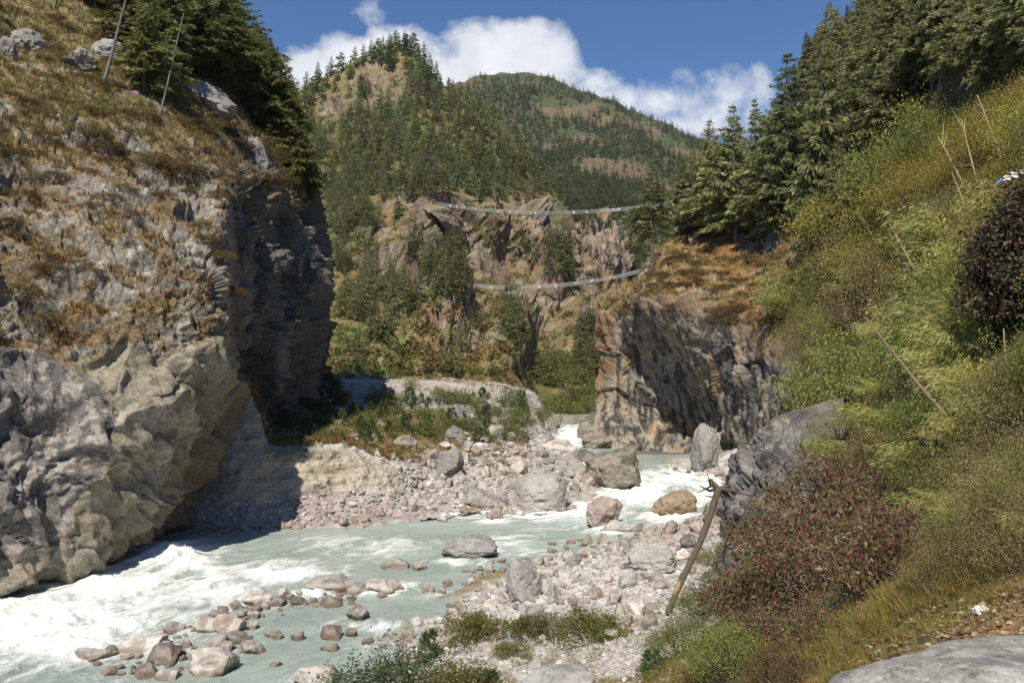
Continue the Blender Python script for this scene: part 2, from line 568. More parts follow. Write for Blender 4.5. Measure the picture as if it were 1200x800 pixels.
c = mix(c, dk, dark * sstep(225, 245, py))
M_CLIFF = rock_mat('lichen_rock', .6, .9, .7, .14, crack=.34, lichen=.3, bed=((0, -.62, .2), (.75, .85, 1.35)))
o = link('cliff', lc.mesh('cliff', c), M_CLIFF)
tag(o, kind='structure'); keep('cliff', o)
LC, LC_dry, LC_nr = lc, np.where(dark > .5, dkgrass, dry * (1 - low)), nrm

# ------------------------------------------------------------------ left bank: talus, conglomerate wall, terrace, upper scarp
B = [
 [(150,652,60),(225,645,62),(258,642,63),(293,638,64),(312,634,65),(388,626,67),(455,619,69),(515,609,72),(575,602,74),(635,604,73),(690,596,79),(745,606,85)],
 [(160,640,63),(228,628,65.5),(260,624,66),(295,621,66.5),(314,617,67.5),(390,609,70),(460,603,72.5),(520,593,77),(580,588,80),(640,587,80),(694,576,87),(735,590,90)],
 [(170,600,68),(232,592,68.5),(262,590,68.5),(297,588,69),(316,585,70),(390,578,72.5),(462,575,76),(520,570,82),(580,570,85),(640,570,86),(690,560,94),(715,574,97)],
 [(175,520,71),(235,450,72.5),(264,445,73),(297,472,73),(318,524,73),(392,524,75.5),(462,540,79),(520,545,88),(582,550,92),(640,552,96),(680,545,105),(700,560,110)],
 [(180,500,80),(240,440,79),(270,440,80),(300,465,80),(320,510,80),(395,510,82),(465,515,90),(522,520,98),(585,525,105),(640,530,115),(655,527,130),(677,541,135)],
 [(200,480,120),(260,475,120),(290,470,120),(310,480,120),(330,490,115),(395,480,120),(465,480,125),(525,482,130),(585,490,135),(630,500,145),(645,508,160),(665,521,165)],
 [(200,460,150),(270,455,150),(290,455,150),(310,452,150),(340,455,150),(395,446,146),(465,448,150),(525,450,155),(585,458,160),(626,474,165),(640,490,185),(660,505,190)],
 [(200,445,190),(270,443,190),(290,441,190),(310,439,190),(340,441,190),(395,438,190),(465,440,190),(525,444,195),(585,448,200),(628,462,205),(640,478,215),(660,492,222)],
]
bk = Loft(B, 420, 520)
bk.orient()
V = bk.V
wall = sstep(1.9, 2.2, bk.v) * (1 - sstep(2.75, 3.05, bk.v)) * (1 - sstep(5.2, 6.6, bk.u))
scarp = sstep(4.9, 5.3, bk.v) * (1 - sstep(5.9, 6.2, bk.v))
w1, w2, wc = worley(V * np.array([.8, .8, 1.1]), 5)
w3, w4, wc2 = worley(V * 2.0, 6)
cob = (1 - sstep(0, .55, w1)) * sstep(.35, .6, wc)
cob2 = (1 - sstep(0, .5, w3)) * sstep(.3, .5, wc2)
d = .5 * fbm(V * .35, 4, 15) + .35 * cob + .18 * cob2 + .12 * fbm(V * 2, 3, 17)
d += wall * (.9 * fbm(V * np.array([.35, .35, .12]), 3, 25) + .15 * ridged(V * np.array([.1, .1, 1.6]), 3, 27))
d += scarp * (1.4 * fbm(V * .14, 4, 77) + .6 * ridged(V * .3, 3, 79))
bk.push(d)
V = bk.V
n1 = fbm(V * .3, 5, 81, .6); n2 = fbm(V * 1.3, 4, 83, .65); nb = fbm(V * np.array([.08, .08, .9]), 3, 85)
c = mix((.42, .385, .345), (.54, .51, .475), sstep(-.1, .4, n2))
c = mix(c, (.27, .235, .20), sstep(.05, .45, -n2 + .2 * n1))
wcol = mix((.44, .385, .31), (.29, .245, .17), sstep(-.05, .35, nb + .3 * n1))
wcol = mix(wcol, (.55, .51, .44), cob2 * .7)
c = mix(c, wcol, wall)
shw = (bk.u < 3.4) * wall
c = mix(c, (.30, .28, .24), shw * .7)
c = mix(c, mix((.36, .28, .265), (.45, .40, .37), sstep(-.2, .3, n2)), .9 * (1 - sstep(1.8, 2.15, bk.v)) * (1 - sstep(6, 8, bk.u)))
gr = (sstep(3.15, 3.5, bk.v) * (1 - sstep(4.9, 5.15, bk.v)) + sstep(6.05, 6.3, bk.v)) * (1 - sstep(6.2, 8.4, bk.u))
c = mix(c, mix((.19, .165, .06), (.22, .12, .06), sstep(0, .4, n1)), np.clip(gr * sstep(-.25, .2, n1 + .3 * n2 + .15), 0, 1) * .9)
c = mix(c, mix((.47, .43, .40), (.33, .29, .26), sstep(-.1, .35, n2 + n1)), scarp * .85)
M_BANK = rock_mat('bank_gravel', .25, .8, .7, .2, crack=.3)
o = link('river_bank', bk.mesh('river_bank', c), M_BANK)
tag(o, kind='structure'); keep('river_bank', o)
BK = bk

# ------------------------------------------------------------------ ground: beach, river bed, path and right hillside
CTRL = [  # px, forward distance, height
 (400,33,-.6),(430,38,-.3),(480,43,.15),(540,43.5,.3),(600,48,.35),(640,55,.35),(700,60,.3),(760,66,.25),(830,68,.4),(850,80,.4),(850,100,.5),(800,118,.7),
 (560,39,.8),(650,44,1.0),(720,50,.8),(800,55,.9),(800,45,1.3),(650,36,1.7),(740,36,1.9),(560,33,1.3),(650,28,2.4),(500,28,1.6),(420,25,1.3),(300,25,0),(200,30,-.8),(0,35,-1),
 (500,20,3.4),(650,20,4.2),(600,12,7.0),(600,5,9.4),(600,2,10.3),(400,12,6.0),(300,12,4),(0,15,1.5),(0,6,8),(-400,6,6),(-400,20,0),(450,22,2.4),
 (760,26,3.2),(800,30,2.9),(850,30,3.8),(850,14,6.4),(850,40,2.4),(850,50,1.3),(850,65,.8),(900,20,6.6),(950,8,8.8),(950,14,8.2),(930,30,6.2),(930,40,5.4),(900,50,2.6),(880,60,1.5),(870,80,1.0),
 (1000,6,9.8),(1000,10,9.2),(1000,20,8.6),(1000,30,9.0),(1000,40,9.6),(1000,60,11.6),(1000,80,14.2),(1000,100,22.5),(1000,120,34),(1000,145,54),(1000,170,72),(960,60,6.5),(960,78,6.5),(960,88,7),(960,100,13.5),(960,112,22),(960,125,31),(955,165,56),
 (900,75,2.5),(900,100,3),(920,104,8),(880,112,2),(840,122,.8),(790,128,.3),(740,132,0),(880,124,4),(840,138,1.0),(815,134,-.2),(800,150,0),(880,147,24),(840,166,30),(800,160,6),(800,185,40),(850,172,41),(900,168,45),(760,172,8),(900,145,36),
 (1100,5,10.2),(1100,10,9.9),(1100,20,9.9),(1100,30,11.0),(1100,42,13.9),(1100,60,20.8),(1100,80,30),(1100,100,45),(1100,125,66),(1100,150,92),
 (1200,5,10.35),(1200,7,10.35),(1200,9,10.3),(1200,11,10.3),(1200,14,10.6),(1200,19,12),(1200,27,14.8),(1200,38,19.6),(1200,55,28.5),(1200,80,47),(1200,110,74),(1350,14,13),(1350,30,24),
 (3500,2,10.8),(3500,10,27),(2500,3,11.0),(2500,10,18),(2500,1,10.45),(1200,1,10.4),(600,1,10.4),(600,.5,10.4),(0,1,10.0),(4200,1,11.5),(-2000,2,6),(3500,60,110),(-2000,20,0),(-2000,60,0),(1500,40,40),(1500,10,12.2),(1700,5,11.1),(1700,60,70),(1300,4,10.4),(1200,2,10.3),(900,3,10.3),(1100,3,10.2),(1000,4,9.9),
 (700,180,1),(690,230,1.5),(665,260,2),(690,300,2),(720,300,6),(715,230,3),(730,200,3),(690,150,-.9),(698,160,-.6),(705,140,-.8),(665,200,.6),(655,140,-1),(692,172,.2),(720,125,-.9),(760,118,-.6),(800,113,.35),(830,106,.5),(772,118,.1),(760,133,-.3),(722,138,-.3),(795,132,-.2),(785,145,-.1),(740,145,-.3),(740,165,.5),(780,230,38),(850,250,48),(1000,250,120),(1200,250,140),(1500,250,190),(700,420,6),(1000,420,120),
 (600,65,-.9),(700,75,-.9),(780,85,-.9),(780,95,-.9),(720,105,-1.1),(690,130,-1.0),(668,160,-.6),(400,50,-.7),(200,45,-.8),(450,60,-.8),(100,42,-.8),(550,55,-.6),(500,50,-.4),(300,38,-.6),
 (0,60,-1.5),(-400,60,-2),(200,70,-1.5),(100,90,0),(400,80,1),(500,90,3),(600,100,2),(300,150,3),(600,150,4),(300,300,8),(600,300,8),(-400,300,10),(0,420,10),
]
A = np.array(CTRL, float)
XC = np.stack([A[:, 0] / 1000, np.log(A[:, 1])], 1)
SCt = (A[:, 2] - CAMZ) / A[:, 1]
n = len(A)
R = np.linalg.norm(XC[:, None] - XC[None], axis=-1)
K = np.zeros((n + 3, n + 3)); K[:n, :n] = R
K[:n, n:] = np.concatenate([np.ones((n, 1)), XC], 1); K[n:, :n] = K[:n, n:].T
sol = np.linalg.solve(K, np.concatenate([SCt, np.zeros(3)]))
NU, NV = 620, 640
pxs = np.concatenate([np.linspace(-2400, -520, 30), np.linspace(-500, 1750, NU - 80), np.linspace(1790, 4200, 50)])
lys = np.concatenate([np.linspace(math.log(.35), math.log(1.55), 30), np.linspace(math.log(1.6), math.log(430), NV - 30)])
LY, PX = np.meshgrid(lys, pxs, indexing='ij')
q = np.stack([PX / 1000, LY], -1)
s = np.zeros(PX.shape)
for k in range(n):
    s += sol[k] * np.sqrt((q[..., 0] - XC[k, 0]) ** 2 + (q[..., 1] - XC[k, 1]) ** 2)
s += sol[n] + sol[n + 1] * q[..., 0] + sol[n + 2] * q[..., 1]
Yg = np.exp(LY)
Xg = (PX - 600) * Yg / 1000
Zg = CAMZ + s * Yg
V = np.stack([Xg, Yg, Zg], -1)
sz = np.clip(Yg / 40, .12, 3)
beach = sstep(-.2, .5, Zg) * (1 - sstep(2.4, 4.2, Zg)) * (1 - sstep(112, 128, Yg))
n1 = fbm(V * .25, 4, 91); n2 = fbm(V * 1.1, 4, 93); n3 = fbm(V * 5, 3, 95)
Zg += n1 * .35 * np.clip(sz, .2, 2) + .12 * n2 * np.clip(sz * 1.5, .3, 1.5) * (1 + 1.0 * beach) + .03 * n3
V[..., 2] = Zg
c = mix((.20, .165, .075), (.30, .21, .09), sstep(-.3, .3, n1))
c = mix(c, (.10, .105, .04), sstep(0, .4, n2) * .8)
c = mix(c, (.075, .065, .035), sstep(3.5, 6, Zg) * (Yg > 9) * .8)
c = mix(c, (.17, .155, .14), sstep(118, 130, Yg))
sand = mix((.50, .475, .45), (.66, .64, .61), sstep(-.2, .4, n2))
sand = mix(sand, (.36, .335, .31), sstep(.1, .5, n3 + n1))
gp = sstep(.05, .3, n1 + .5 * n2) * sstep(1.6, 2.6, Zg)
sand = mix(sand, (.27, .215, .09), gp * .85)
c = mix(c, sand, beach)
path = sstep(1090, 1150, PX + 30 * n2) * (1 - sstep(6.6, 7.8, Yg + .5 * n2))
c = mix(c, mix((.40, .255, .125), (.33, .20, .09), sstep(-.3, .3, n3)), path)
c = mix(c, (.16, .14, .10), (Zg < -.15).astype(float) * .8)
F = gridfaces(NV, NU)
M_GROUND = rock_mat('sandy_ground', .12, .7, .5, .12, crack=.1)
o = link('ground', mesh_np('ground', V.reshape(-1, 3), F, c), M_GROUND)
if o.data.polygons[1000].normal.z < 0: o.data.flip_normals()
tag(o, kind='structure'); keep('ground', o)
GV = V
# the ground carries on to the horizon under the mountains
me = mesh_np('terrain', [(-2600, 428, -8), (2600, 428, -8), (2600, 2600, -8), (-2600, 2600, -8), (-2600, -600, -8), (2600, -600, -8)], [(0, 1, 2, 3), (4, 5, 1, 0)], [(.1, .1, .05)] * 6)
o = link('terrain', me, M_GROUND); tag(o, kind='structure')

# ------------------------------------------------------------------ headland on the far right bank
H = [
 [(700,362,190),(722,350,190),(768,300,182),(800,258,185),(840,250,182),(880,245,172),(915,245,160),(960,250,140),(1010,250,125)],
 [(704,358,165),(728,345,160),(760,316,152),(800,290,158),(840,295,152),(880,305,142),(915,318,130),(960,335,112),(1010,350,96)],
 [(705,366,148),(730,352,143),(757,336,136),(800,340,129),(840,356,123),(880,368,117),(912,385,109),(960,395,100),(1000,410,86)],
 [(700,400,149),(725,385,143),(752,362,135),(795,378,127),(838,402,120),(880,422,113),(908,428,106),(950,448,92),(990,460,82)],
 [(699,440,148),(722,430,145),(746,415,144),(786,432,139),(830,460,127),(874,484,114),(900,480,104),(940,500,90),(980,510,80)],
 [(697,480,146),(721,475,144),(748,478,146),(782,490,143),(822,508,137),(862,526,121),(892,520,106),(930,550,92),(970,560,80)],
 [(692,512,143),(721,510,142),(751,524,142),(785,530,140),(825,540,130),(864,548,122),(890,560,110),(930,585,95),(970,600,82)],
 [(690,540,139),(722,548,136),(752,556,133),(786,560,131),(826,566,126),(866,570,118),(892,580,108),(930,600,94),(970,620,82)],
]
hd = Loft(H, 380, 420)
hd.orient()
V = hd.V
top = 1 - sstep(2.0, 2.35, hd.v + .35 * fbm(V * .09, 3, 5))
nsx = np.array([.45, .25, .85])
st = strata(V @ np.array([.72, .2, .66]), 4.2, fbm(V * .09, 3, 7) * 1.3)
fa, fe = facets(V * np.array([.14, .14, .12]), 12)
fb, fe2 = facets(V * .42, 14)
flute = fbm(V * np.array([.28, .28, .05]), 4, 16)
d_f = 1.0 * fa + .3 * fb + .6 * flute + .5 * st + .12 * strata(V @ np.array([.72, .2, .66]), 1.5, fbm(V * .12, 3, 8) * 2) + .35 * fbm(V * .8, 4, 18)
d_t = 1.8 * fbm(V * .12, 4, 20) + 1.0 * fa + .6 * fb
hd.push(d_f * (1 - top) + d_t * top)
V = hd.V
nr = hd.normals() * hd.sign
n1 = fbm(V * .16, 5, 22, .6); n2 = fbm(V * .7, 4, 24, .65)
streak = fbm(V * np.array([.9, .9, .035]), 4, 26, .65)
c = mix((.225, .205, .175), (.34, .30, .24), sstep(-.1, .35, n1))
c = mix(c, (.12, .112, .105), sstep(.0, .35, n2))
c = mix(c, (.055, .053, .055), sstep(-.05, .16, streak) * sstep(2.6, 3.6, hd.v) * .92)
c = mix(c, (.40, .36, .30), sstep(.1, .35, -streak) * .65)
c = mix(c, (.42, .29, .17), .6 * sstep(.15, .4, fbm(V * np.array([.5, .5, .08]), 4, 28)))
tcl = mix((.25, .125, .05), (.29, .20, .085), sstep(-.2, .25, n1))
tcl = mix(tcl, (.15, .14, .05), sstep(.05, .3, -n2 + .3 * n1) * .7)
tcl = mix(tcl, (.22, .075, .032), sstep(.16, .4, n2 + .3 * n1) * .7)
tcl = mix(tcl, (.36, .33, .30), (1 - sstep(.25, .5, nr[..., 2])) * .7)
crown = 1 - sstep(2.35, 3.1, hd.v + .5 * fbm(V * .11, 3, 31) + .25 * fbm(V * .4, 3, 32))
c = mix(c, mix((.21, .115, .055), (.17, .13, .09), sstep(-.1, .25, n2)), crown * .75)
c = mix(c, tcl, top)
c = mix(c, mix((.24, .135, .07), (.23, .18, .125), sstep(-.2, .2, n2)), (1 - sstep(.6, 1.2, hd.u)) * (1 - sstep(4.0, 5.2, hd.v)))
M_HEAD = rock_mat('streaked_rock', .9, 1.0, .9, .22, crack=.2, bed=((0, .6, 0), (.8, .8, 1.3)))
o = link('rocky_hill', hd.mesh('rocky_hill', c), M_HEAD)
tag(o, kind='structure'); keep('rocky_hill', o)
HD, HD_top = hd, top

# ------------------------------------------------------------------ wooded mountain across the gorge
MT = [
 [(150,170,760),(250,175,740),(330,130,760),(365,105,770),(400,90,800),(435,70,800),(465,58,820),(500,82,800),(520,108,770),(575,142,730),(620,190,690),(655,240,640),(690,310,600),(720,350,560)],
 [(150,170,620),(250,165,620),(330,120,640),(365,98,645),(400,80,660),(432,62,670),(463,50,680),(500,72,660),(520,98,640),(575,134,610),(615,180,590),(650,230,570),(688,296,540),(705,340,520)],
 [(150,210,530),(250,205,530),(330,165,555),(365,150,565),(400,135,575),(435,120,580),(466,115,590),(500,130,560),(520,160,535),(578,185,525),(612,220,520),(650,262,515),(688,325,505),(704,360,500)],
 [(150,290,420),(250,275,430),(330,250,445),(365,240,448),(400,232,445),(438,232,438),(470,236,430),(500,238,432),(522,242,428),(580,250,450),(614,270,460),(652,300,470),(688,350,470),(703,380,480)],
 [(150,350,330),(250,340,345),(330,320,350),(365,318,350),(400,316,348),(440,312,362),(472,318,378),(505,325,395),(525,330,402),(582,335,408),(612,345,410),(655,365,410),(688,395,425),(702,420,450)],
 [(150,410,240),(250,402,250),(330,398,255),(365,396,252),(400,394,248),(440,392,250),(472,392,252),(505,392,262),(525,395,270),(582,400,300),(612,410,320),(655,430,330),(686,450,350),(700,470,380)],
 [(150,455,170),(250,450,175),(330,450,182),(365,448,184),(400,446,186),(440,446,186),(472,448,188),(505,450,192),(525,452,195),(582,456,200),(620,468,206),(652,492,232),(684,500,260),(700,505,300)],
]
MT.append([(a, b + 45, c - 22) for a, b, c in MT[-1]])
mt = Loft(MT, 460, 560)
mt.orient()
V = mt.V
crag = np.zeros(V.shape[:2])
dome = np.zeros(V.shape[:2])
for cxp, cyp, rx, ry, hh in [(508,402,40,36,17),(585,412,34,40,14),(548,412,16,30,8),(450,425,26,16,7),(664,425,24,62,20),(560,300,26,40,12),(610,290,22,50,14),(495,270,30,36,13),(460,320,26,30,10),(635,345,20,45,13)]:
    dd = ((mt.px - cxp) / rx) ** 2 + ((mt.py - cyp) / ry) ** 2
    dome = np.maximum(dome, hh * np.exp(-dd ** 1.6))
    crag = np.maximum(crag, np.exp(-dd * .9))
for cxp, cyp, rx, ry in [(500,285,75,62),(560,285,70,60),(610,310,60,60),(660,400,38,90),(600,385,60,40),(395,128,30,18),(440,100,40,30),(640,300,40,50),(470,330,60,40)]:
    dd = ((mt.px - cxp) / rx) ** 2 + ((mt.py - cyp) / ry) ** 2
    crag = np.maximum(crag, np.exp(-dd * 1.2))
gul = ridged(V * np.array([.016, .010, .006]), 4, 101)
fa, fe = facets(V * np.array([.045, .045, .03]), 103)
fb, fe2 = facets(V * .12, 105)
d = 10 * fbm(V * .012, 4, 107) + crag * (11 * gul + 9 * fa + 3.2 * fb + 1.5 * ridged(V * .22, 3, 109) - 3 * (1 - sstep(0, .12, fe))) + 2.0 * fbm(V * .07, 4, 111)
damp = np.clip((V[..., 1] - 190) / 90, .08, 1) * (1 - .55 * np.exp(-((mt.v - 1) / .3) ** 2))
mt.push(d * damp + dome * (.75 + .45 * facets(V * np.array([.09, .09, .06]), 131)[0]) + crag * (1.2 * facets(V * .22, 133)[0] + .9 * ridged(V * .3, 3, 135)) * (mt.py > 250))
V = mt.V
nr = mt.normals() * mt.sign
n1 = fbm(V * .02, 5, 113, .6); n2 = fbm(V * .09, 4, 115, .65); n3 = fbm(V * .25, 3, 117)
c = mix((.21, .165, .065), (.10, .12, .035), sstep(-.25, .2, n1))
c = mix(c, (.30, .17, .075), sstep(.1, .4, n2) * .7)
rk = mix((.30, .245, .19), (.13, .11, .092), sstep(-.25, .25, n3 + .5 * n2))
rk = mix(rk, (.25, .155, .085), sstep(.05, .35, n2 + .4 * (nr[..., 2] - .3)) * .7)
rk = mix(rk, (.27, .11, .055), sstep(.25, .5, n3 + .3 * n1) * .5)
rk = mix(rk, (.14, .14, .05), sstep(.1, .35, fbm(V * .13 + 9, 4, 119)) * .6)
steep = 1 - sstep(.42, .66, nr[..., 2] + .12 * n3)
c = mix(c, rk, np.clip(crag * 1.7 * (.35 + steep), 0, 1))
bare = np.exp(-(((mt.px - 435) / 42) ** 2 + ((mt.py - 108) / 28) ** 2) * 1.3)
c = mix(c, mix((.18, .12, .07), (.12, .105, .04), sstep(-.2, .2, n2 + n3)), bare * .5)
low_ = sstep(370, 410, mt.py) * (mt.px < 480)
c = mix(c, mix((.16, .16, .05), (.24, .17, .07), sstep(-.1, .3, n2)), low_ * .8)
M_MTN = rock_mat('mountain_ground', 6.0, .7, .7, .2, crack=.2)
o = link('mountain', mt.mesh('mountain', c), M_MTN)
tag(o, kind='structure'); keep('mountain', o)
MTN, MTN_crag, MTN_bare = mt, crag, bare

# ------------------------------------------------------------------ far mountain
FM = [
 [(420,150,1900),(500,135,1900),(560,110,1900),(620,101,1950),(680,114,1900),(740,136,1850),(790,160,1750),(840,180,1700),(900,200,1650),(1000,240,1600)],
 [(420,140,1500),(500,125,1500),(560,104,1500),(620,96,1520),(680,109,1500),(740,130,1450),(790,152,1400),(840,172,1350),(900,190,1300),(1000,230,1250)],
 [(430,200,1200),(500,190,1200),(560,170,1200),(620,160,1220),(680,170,1200),(745,180,1150),(792,200,1100),(842,215,1050),(900,230,1000),(1000,260,950)],
 [(440,280,900),(510,270,900),(570,250,900),(625,240,900),(685,240,880),(748,245,820),(795,260,780),(845,270,740),(900,290,700),(1000,310,660)],
 [(450,350,700),(520,345,700),(580,335,700),(628,330,690),(690,320,660),(750,315,600),(800,320,560),(850,330,520),(900,340,500),(1000,360,480)],
 [(460,450,560),(530,450,560),(590,450,560),(632,450,560),(692,455,520),(752,445,480),(805,440,460),(855,440,440),(900,440,430),(1000,440,420)],
]
fm = Loft(FM, 240, 300)
fm.orient()
V = fm.V
fm.push((28 * fbm(V * .004, 4, 121) + 20 * ridged(V * np.array([.006, .004, .003]), 3, 123) + 5 * fbm(V * .03, 3, 125)) * (1 - .6 * np.exp(-((fm.v - 1) / .3) ** 2)))
V = fm.V
n1 = fbm(V * .007, 5, 127, .6); n2 = fbm(V * .03, 4, 129)
c = mix((.075, .088, .036), (.055, .068, .028), sstep(-.2, .2, n2))
c = mix(c, (.19, .125, .085), sstep(.12, .34, n1 + .9 * n2) * .7)
o = link('mountain', fm.mesh('mountain', c), M_MTN)
tag(o, kind='structure'); keep('far_mountain', o)
FMT, FM_n1 = fm, n1

# a rock pillar standing in the gorge behind the headland
PL = [
 [(668,300,540),(682,262,545),(706,248,550),(728,262,545),(742,300,540)],
 [(672,300,520),(685,268,515),(706,254,515),(726,268,515),(738,300,520)],
 [(672,320,505),(686,300,495),(706,290,492),(726,300,495),(738,330,505)],
 [(670,360,495),(686,345,485),(706,340,482),(726,345,485),(742,365,495)],
 [(668,410,480),(684,400,470),(706,398,465),(730,400,470),(748,410,480)],
 [(664,480,450),(684,480,440),(706,480,430),(735,480,440),(755,480,450)],
]
pl = Loft(PL, 160, 150)
pl.orient()
V = pl.V
fa, fe = facets(V * np.array([.06, .06, .035]), 203); fb, _ = facets(V * .16, 205)
pl.push(7 * fa + 2.5 * fb + 1.5 * ridged(V * .2, 3, 207) - 2.5 * (1 - sstep(0, .12, fe)))
V = pl.V
n2 = fbm(V * .09, 4, 215, .65); n3 = fbm(V * .3, 3, 217)
c = mix((.29, .225, .18), (.14, .115, .095), sstep(-.1, .3, n3 + .4 * n2))
c = mix(c, (.27, .16, .08), sstep(.05, .3, n2) * .8)
o = link('rock_pillar', pl.mesh('rock_pillar', c), M_MTN)
tag(o, kind='structure'); keep('rock_pillar', o)

# ------------------------------------------------------------------ river
FLOW = [(672,500,0),(664,530,0),(690,548,0),(760,560,0),(800,572,0),(740,592,0),(650,606,0),(560,614,0),(450,622,0),(330,645,0),(200,680,0),(80,720,0),(-80,775,0),(-300,860,0)]
def onwater(px, py):
    r = ray(px, py)
    t = -CAMZ / r.z
    return (r.x * t, r.y * t)
FL = np.array([onwater(a, b) for a, b, _ in FLOW])
def flow_coords(X, Y):
    best = np.full(X.shape, 1e9); S = np.zeros(X.shape); T = np.zeros(X.shape)
    acc = 0
    for k in range(len(FL) - 1):
        a, b = FL[k], FL[k + 1]
        d = b - a; L = np.hypot(*d); d = d / L
        t = np.clip((X - a[0]) * d[0] + (Y - a[1]) * d[1], 0, L)
        qx, qy = a[0] + d[0] * t, a[1] + d[1] * t
        e = np.hypot(X - qx, Y - qy)
        sgn = np.sign((X - a[0]) * d[1] - (Y - a[1]) * d[0])
        m = e < best
        best = np.where(m, e, best); S = np.where(m, acc + t, S); T = np.where(m, e * sgn, T)
        acc += L
    return S, T
NU, NV = 700, 620
pxs = np.linspace(-350, 960, NU)
ys = np.exp(np.linspace(math.log(26), math.log(240), NV))
Yw, PXw = np.meshgrid(ys, pxs, indexing='ij')
Xw = (PXw - 600) * Yw / 1000
Zb = np.interp(Yw, [0, 98, 130, 240], [0, 0, .25, 1.6])
S_, T_ = flow_coords(Xw, Yw)
# widen the direction field a little so that it has no seams
for _ in range(14):
    for Q in (S_, T_):
        Q[1:-1, 1:-1] = (Q[:-2, 1:-1] + Q[2:, 1:-1] + Q[1:-1, :-2] + Q[1:-1, 2:]) / 4
ipx, ipy = PXY(np.stack([Xw, Yw, Zb], -1))
foam = np.zeros(Xw.shape)
for cxp, cyp, rx, ry, am in [(60,735,150,48,1.0),(150,690,110,32,.95),(205,655,55,20,1.0),(235,690,80,26,.75),(330,672,60,16,.85),(120,760,110,18,.6),(430,640,80,12,.55),(520,600,90,10,.75),(590,640,60,18,.45),(640,600,90,12,.8),
        (690,598,60,16,.7),(745,575,40,20,1.0),(790,560,50,14,.7),(830,575,40,24,.8),(670,512,22,14,.95),(672,540,30,12,.8),(260,738,26,10,.75),(480,690,50,8,.6),(450,735,60,8,.5),(420,755,40,8,.4),(300,705,40,8,.4),(560,700,30,6,.45),(720,620,60,8,.5),(90,650,60,14,.5),(545,660,44,5,.6),(788,606,40,7,.9),(715,622,40,6,.7),(728,580,50,8,.9),(380,697,44,5,.8),(440,697,36,4,.6),(630,604,50,5,.6),(250,765,60,5,.5),(420,731,24,4,.5),(580,612,24,4,.7),(-100,740,120,60,.9)]:
    foam = np.maximum(foam, am * np.exp(-((ipx - cxp) / rx) ** 2 - ((ipy - cyp) / ry) ** 2))
q = np.stack([S_ * .22, T_ * .55, Yw * 0], -1)
w1 = ridged(q, 4, 301); w2 = fbm(np.stack([S_ * .8, T_ * 1.4, Yw * 0], -1), 4, 303)
calm = sstep(-26, -6, -(ipy - 690) * .0 - 0) 
w3 = ridged(np.stack([S_ * .9, T_ * 1.7, Yw * 0], -1), 3, 307)
Zw = Zb + (.07 + .46 * foam) * w1 + (.04 + .16 * foam) * w2 + .13 * foam * w3
# the swell piling up against the undercut cliff
bump_ = np.exp(-((ipx - 205) / 26) ** 2 - ((ipy - 655) / 11) ** 2)
Zw += .9 * bump_ * (.6 + .6 * ridged(q * 3, 3, 305))
fo = foam * (.55 + .45 * sstep(-.2, .5, w1 + .6 * w2))
Vw = np.stack([Xw, Yw, Zw], -1)
RF = gridfaces(NV, NU)
rk_ = (Yw.reshape(-1) > 128) & ((PXw.reshape(-1) < 615) | (PXw.reshape(-1) > 735))
RF = RF[~rk_[RF].any(1)]
me = mesh_np('river', Vw.reshape(-1, 3), RF, None, True, {'foam': fo, 'fs': S_, 'ft': T_})
m, nt, out = new_mat('river_water')
L = nt.links.new
b = N(nt, 'ShaderNodeBsdfPrincipled'); L(b.outputs[0], out.inputs[0])
af = N(nt, 'ShaderNodeAttribute', attribute_name='foam')
a1 = N(nt, 'ShaderNodeAttribute', attribute_name='fs'); a2 = N(nt, 'ShaderNodeAttribute', attribute_name='ft')
cb = N(nt, 'ShaderNodeCombineXYZ')
L(math_n(nt, 'MULTIPLY', a1.outputs['Fac'], .35), cb.inputs[0]); L(a2.outputs['Fac'], cb.inputs[1])
f1 = noise(nt, cb.outputs[0], .75, 9, .62, 1.1)
f2 = noise(nt, cb.outputs[0], 2.6, 7, .7, .8)
f3 = noise(nt, cb.outputs[0], .22, 4, .5, .3)
fv = math_n(nt, 'ADD', math_n(nt, 'MULTIPLY', f1, .65), math_n(nt, 'MULTIPLY', f2, .35))
thr = math_n(nt, 'ADD', fv, math_n(nt, 'MULTIPLY', af.outputs['Fac'], .48))
fm_ = ramp(nt, thr, [(.57, 0.0), (.66, .5), (.78, 1.0)])
wc = mixc(nt, (.29, .352, .318), (.395, .455, .415), ramp(nt, f3, [(.35, 0.0), (.65, 1.0)]))
cc = mixc(nt, wc, (.86, .88, .86), fm_)
L(cc, b.inputs['Base Color'])
L(math_n(nt, 'ADD', math_n(nt, 'MULTIPLY', fm_, .5), .22), b.inputs['Roughness'])
b.inputs['Specular IOR Level'].default_value = .3
bp = N(nt, 'ShaderNodeBump'); bp.inputs['Strength'].default_value = .7; bp.inputs['Distance'].default_value = .5
L(math_n(nt, 'ADD', fv, math_n(nt, 'MULTIPLY', fm_, .25)), bp.inputs['Height']); L(bp.outputs[0], b.inputs['Normal'])
o = link('river', me, m)
if o.data.polygons[1000].normal.z < 0: o.data.flip_normals()
tag(o, kind='structure'); RIVER = o

# ------------------------------------------------------------------ ray casting onto what stands
TREES = {}
for k, o in list(SURF.items()) + [('river', RIVER)]:
    me = o.data
    nvt = len(me.vertices)
    co = np.empty(nvt * 3, np.float32); me.vertices.foreach_get('co', co)
    fi = np.empty(len(me.polygons) * 4, np.int32); me.loops.foreach_get('vertex_index', fi)
    TREES[k] = BVHTree.FromPolygons(co.reshape(-1, 3).tolist(), fi.reshape(-1, 4).tolist())

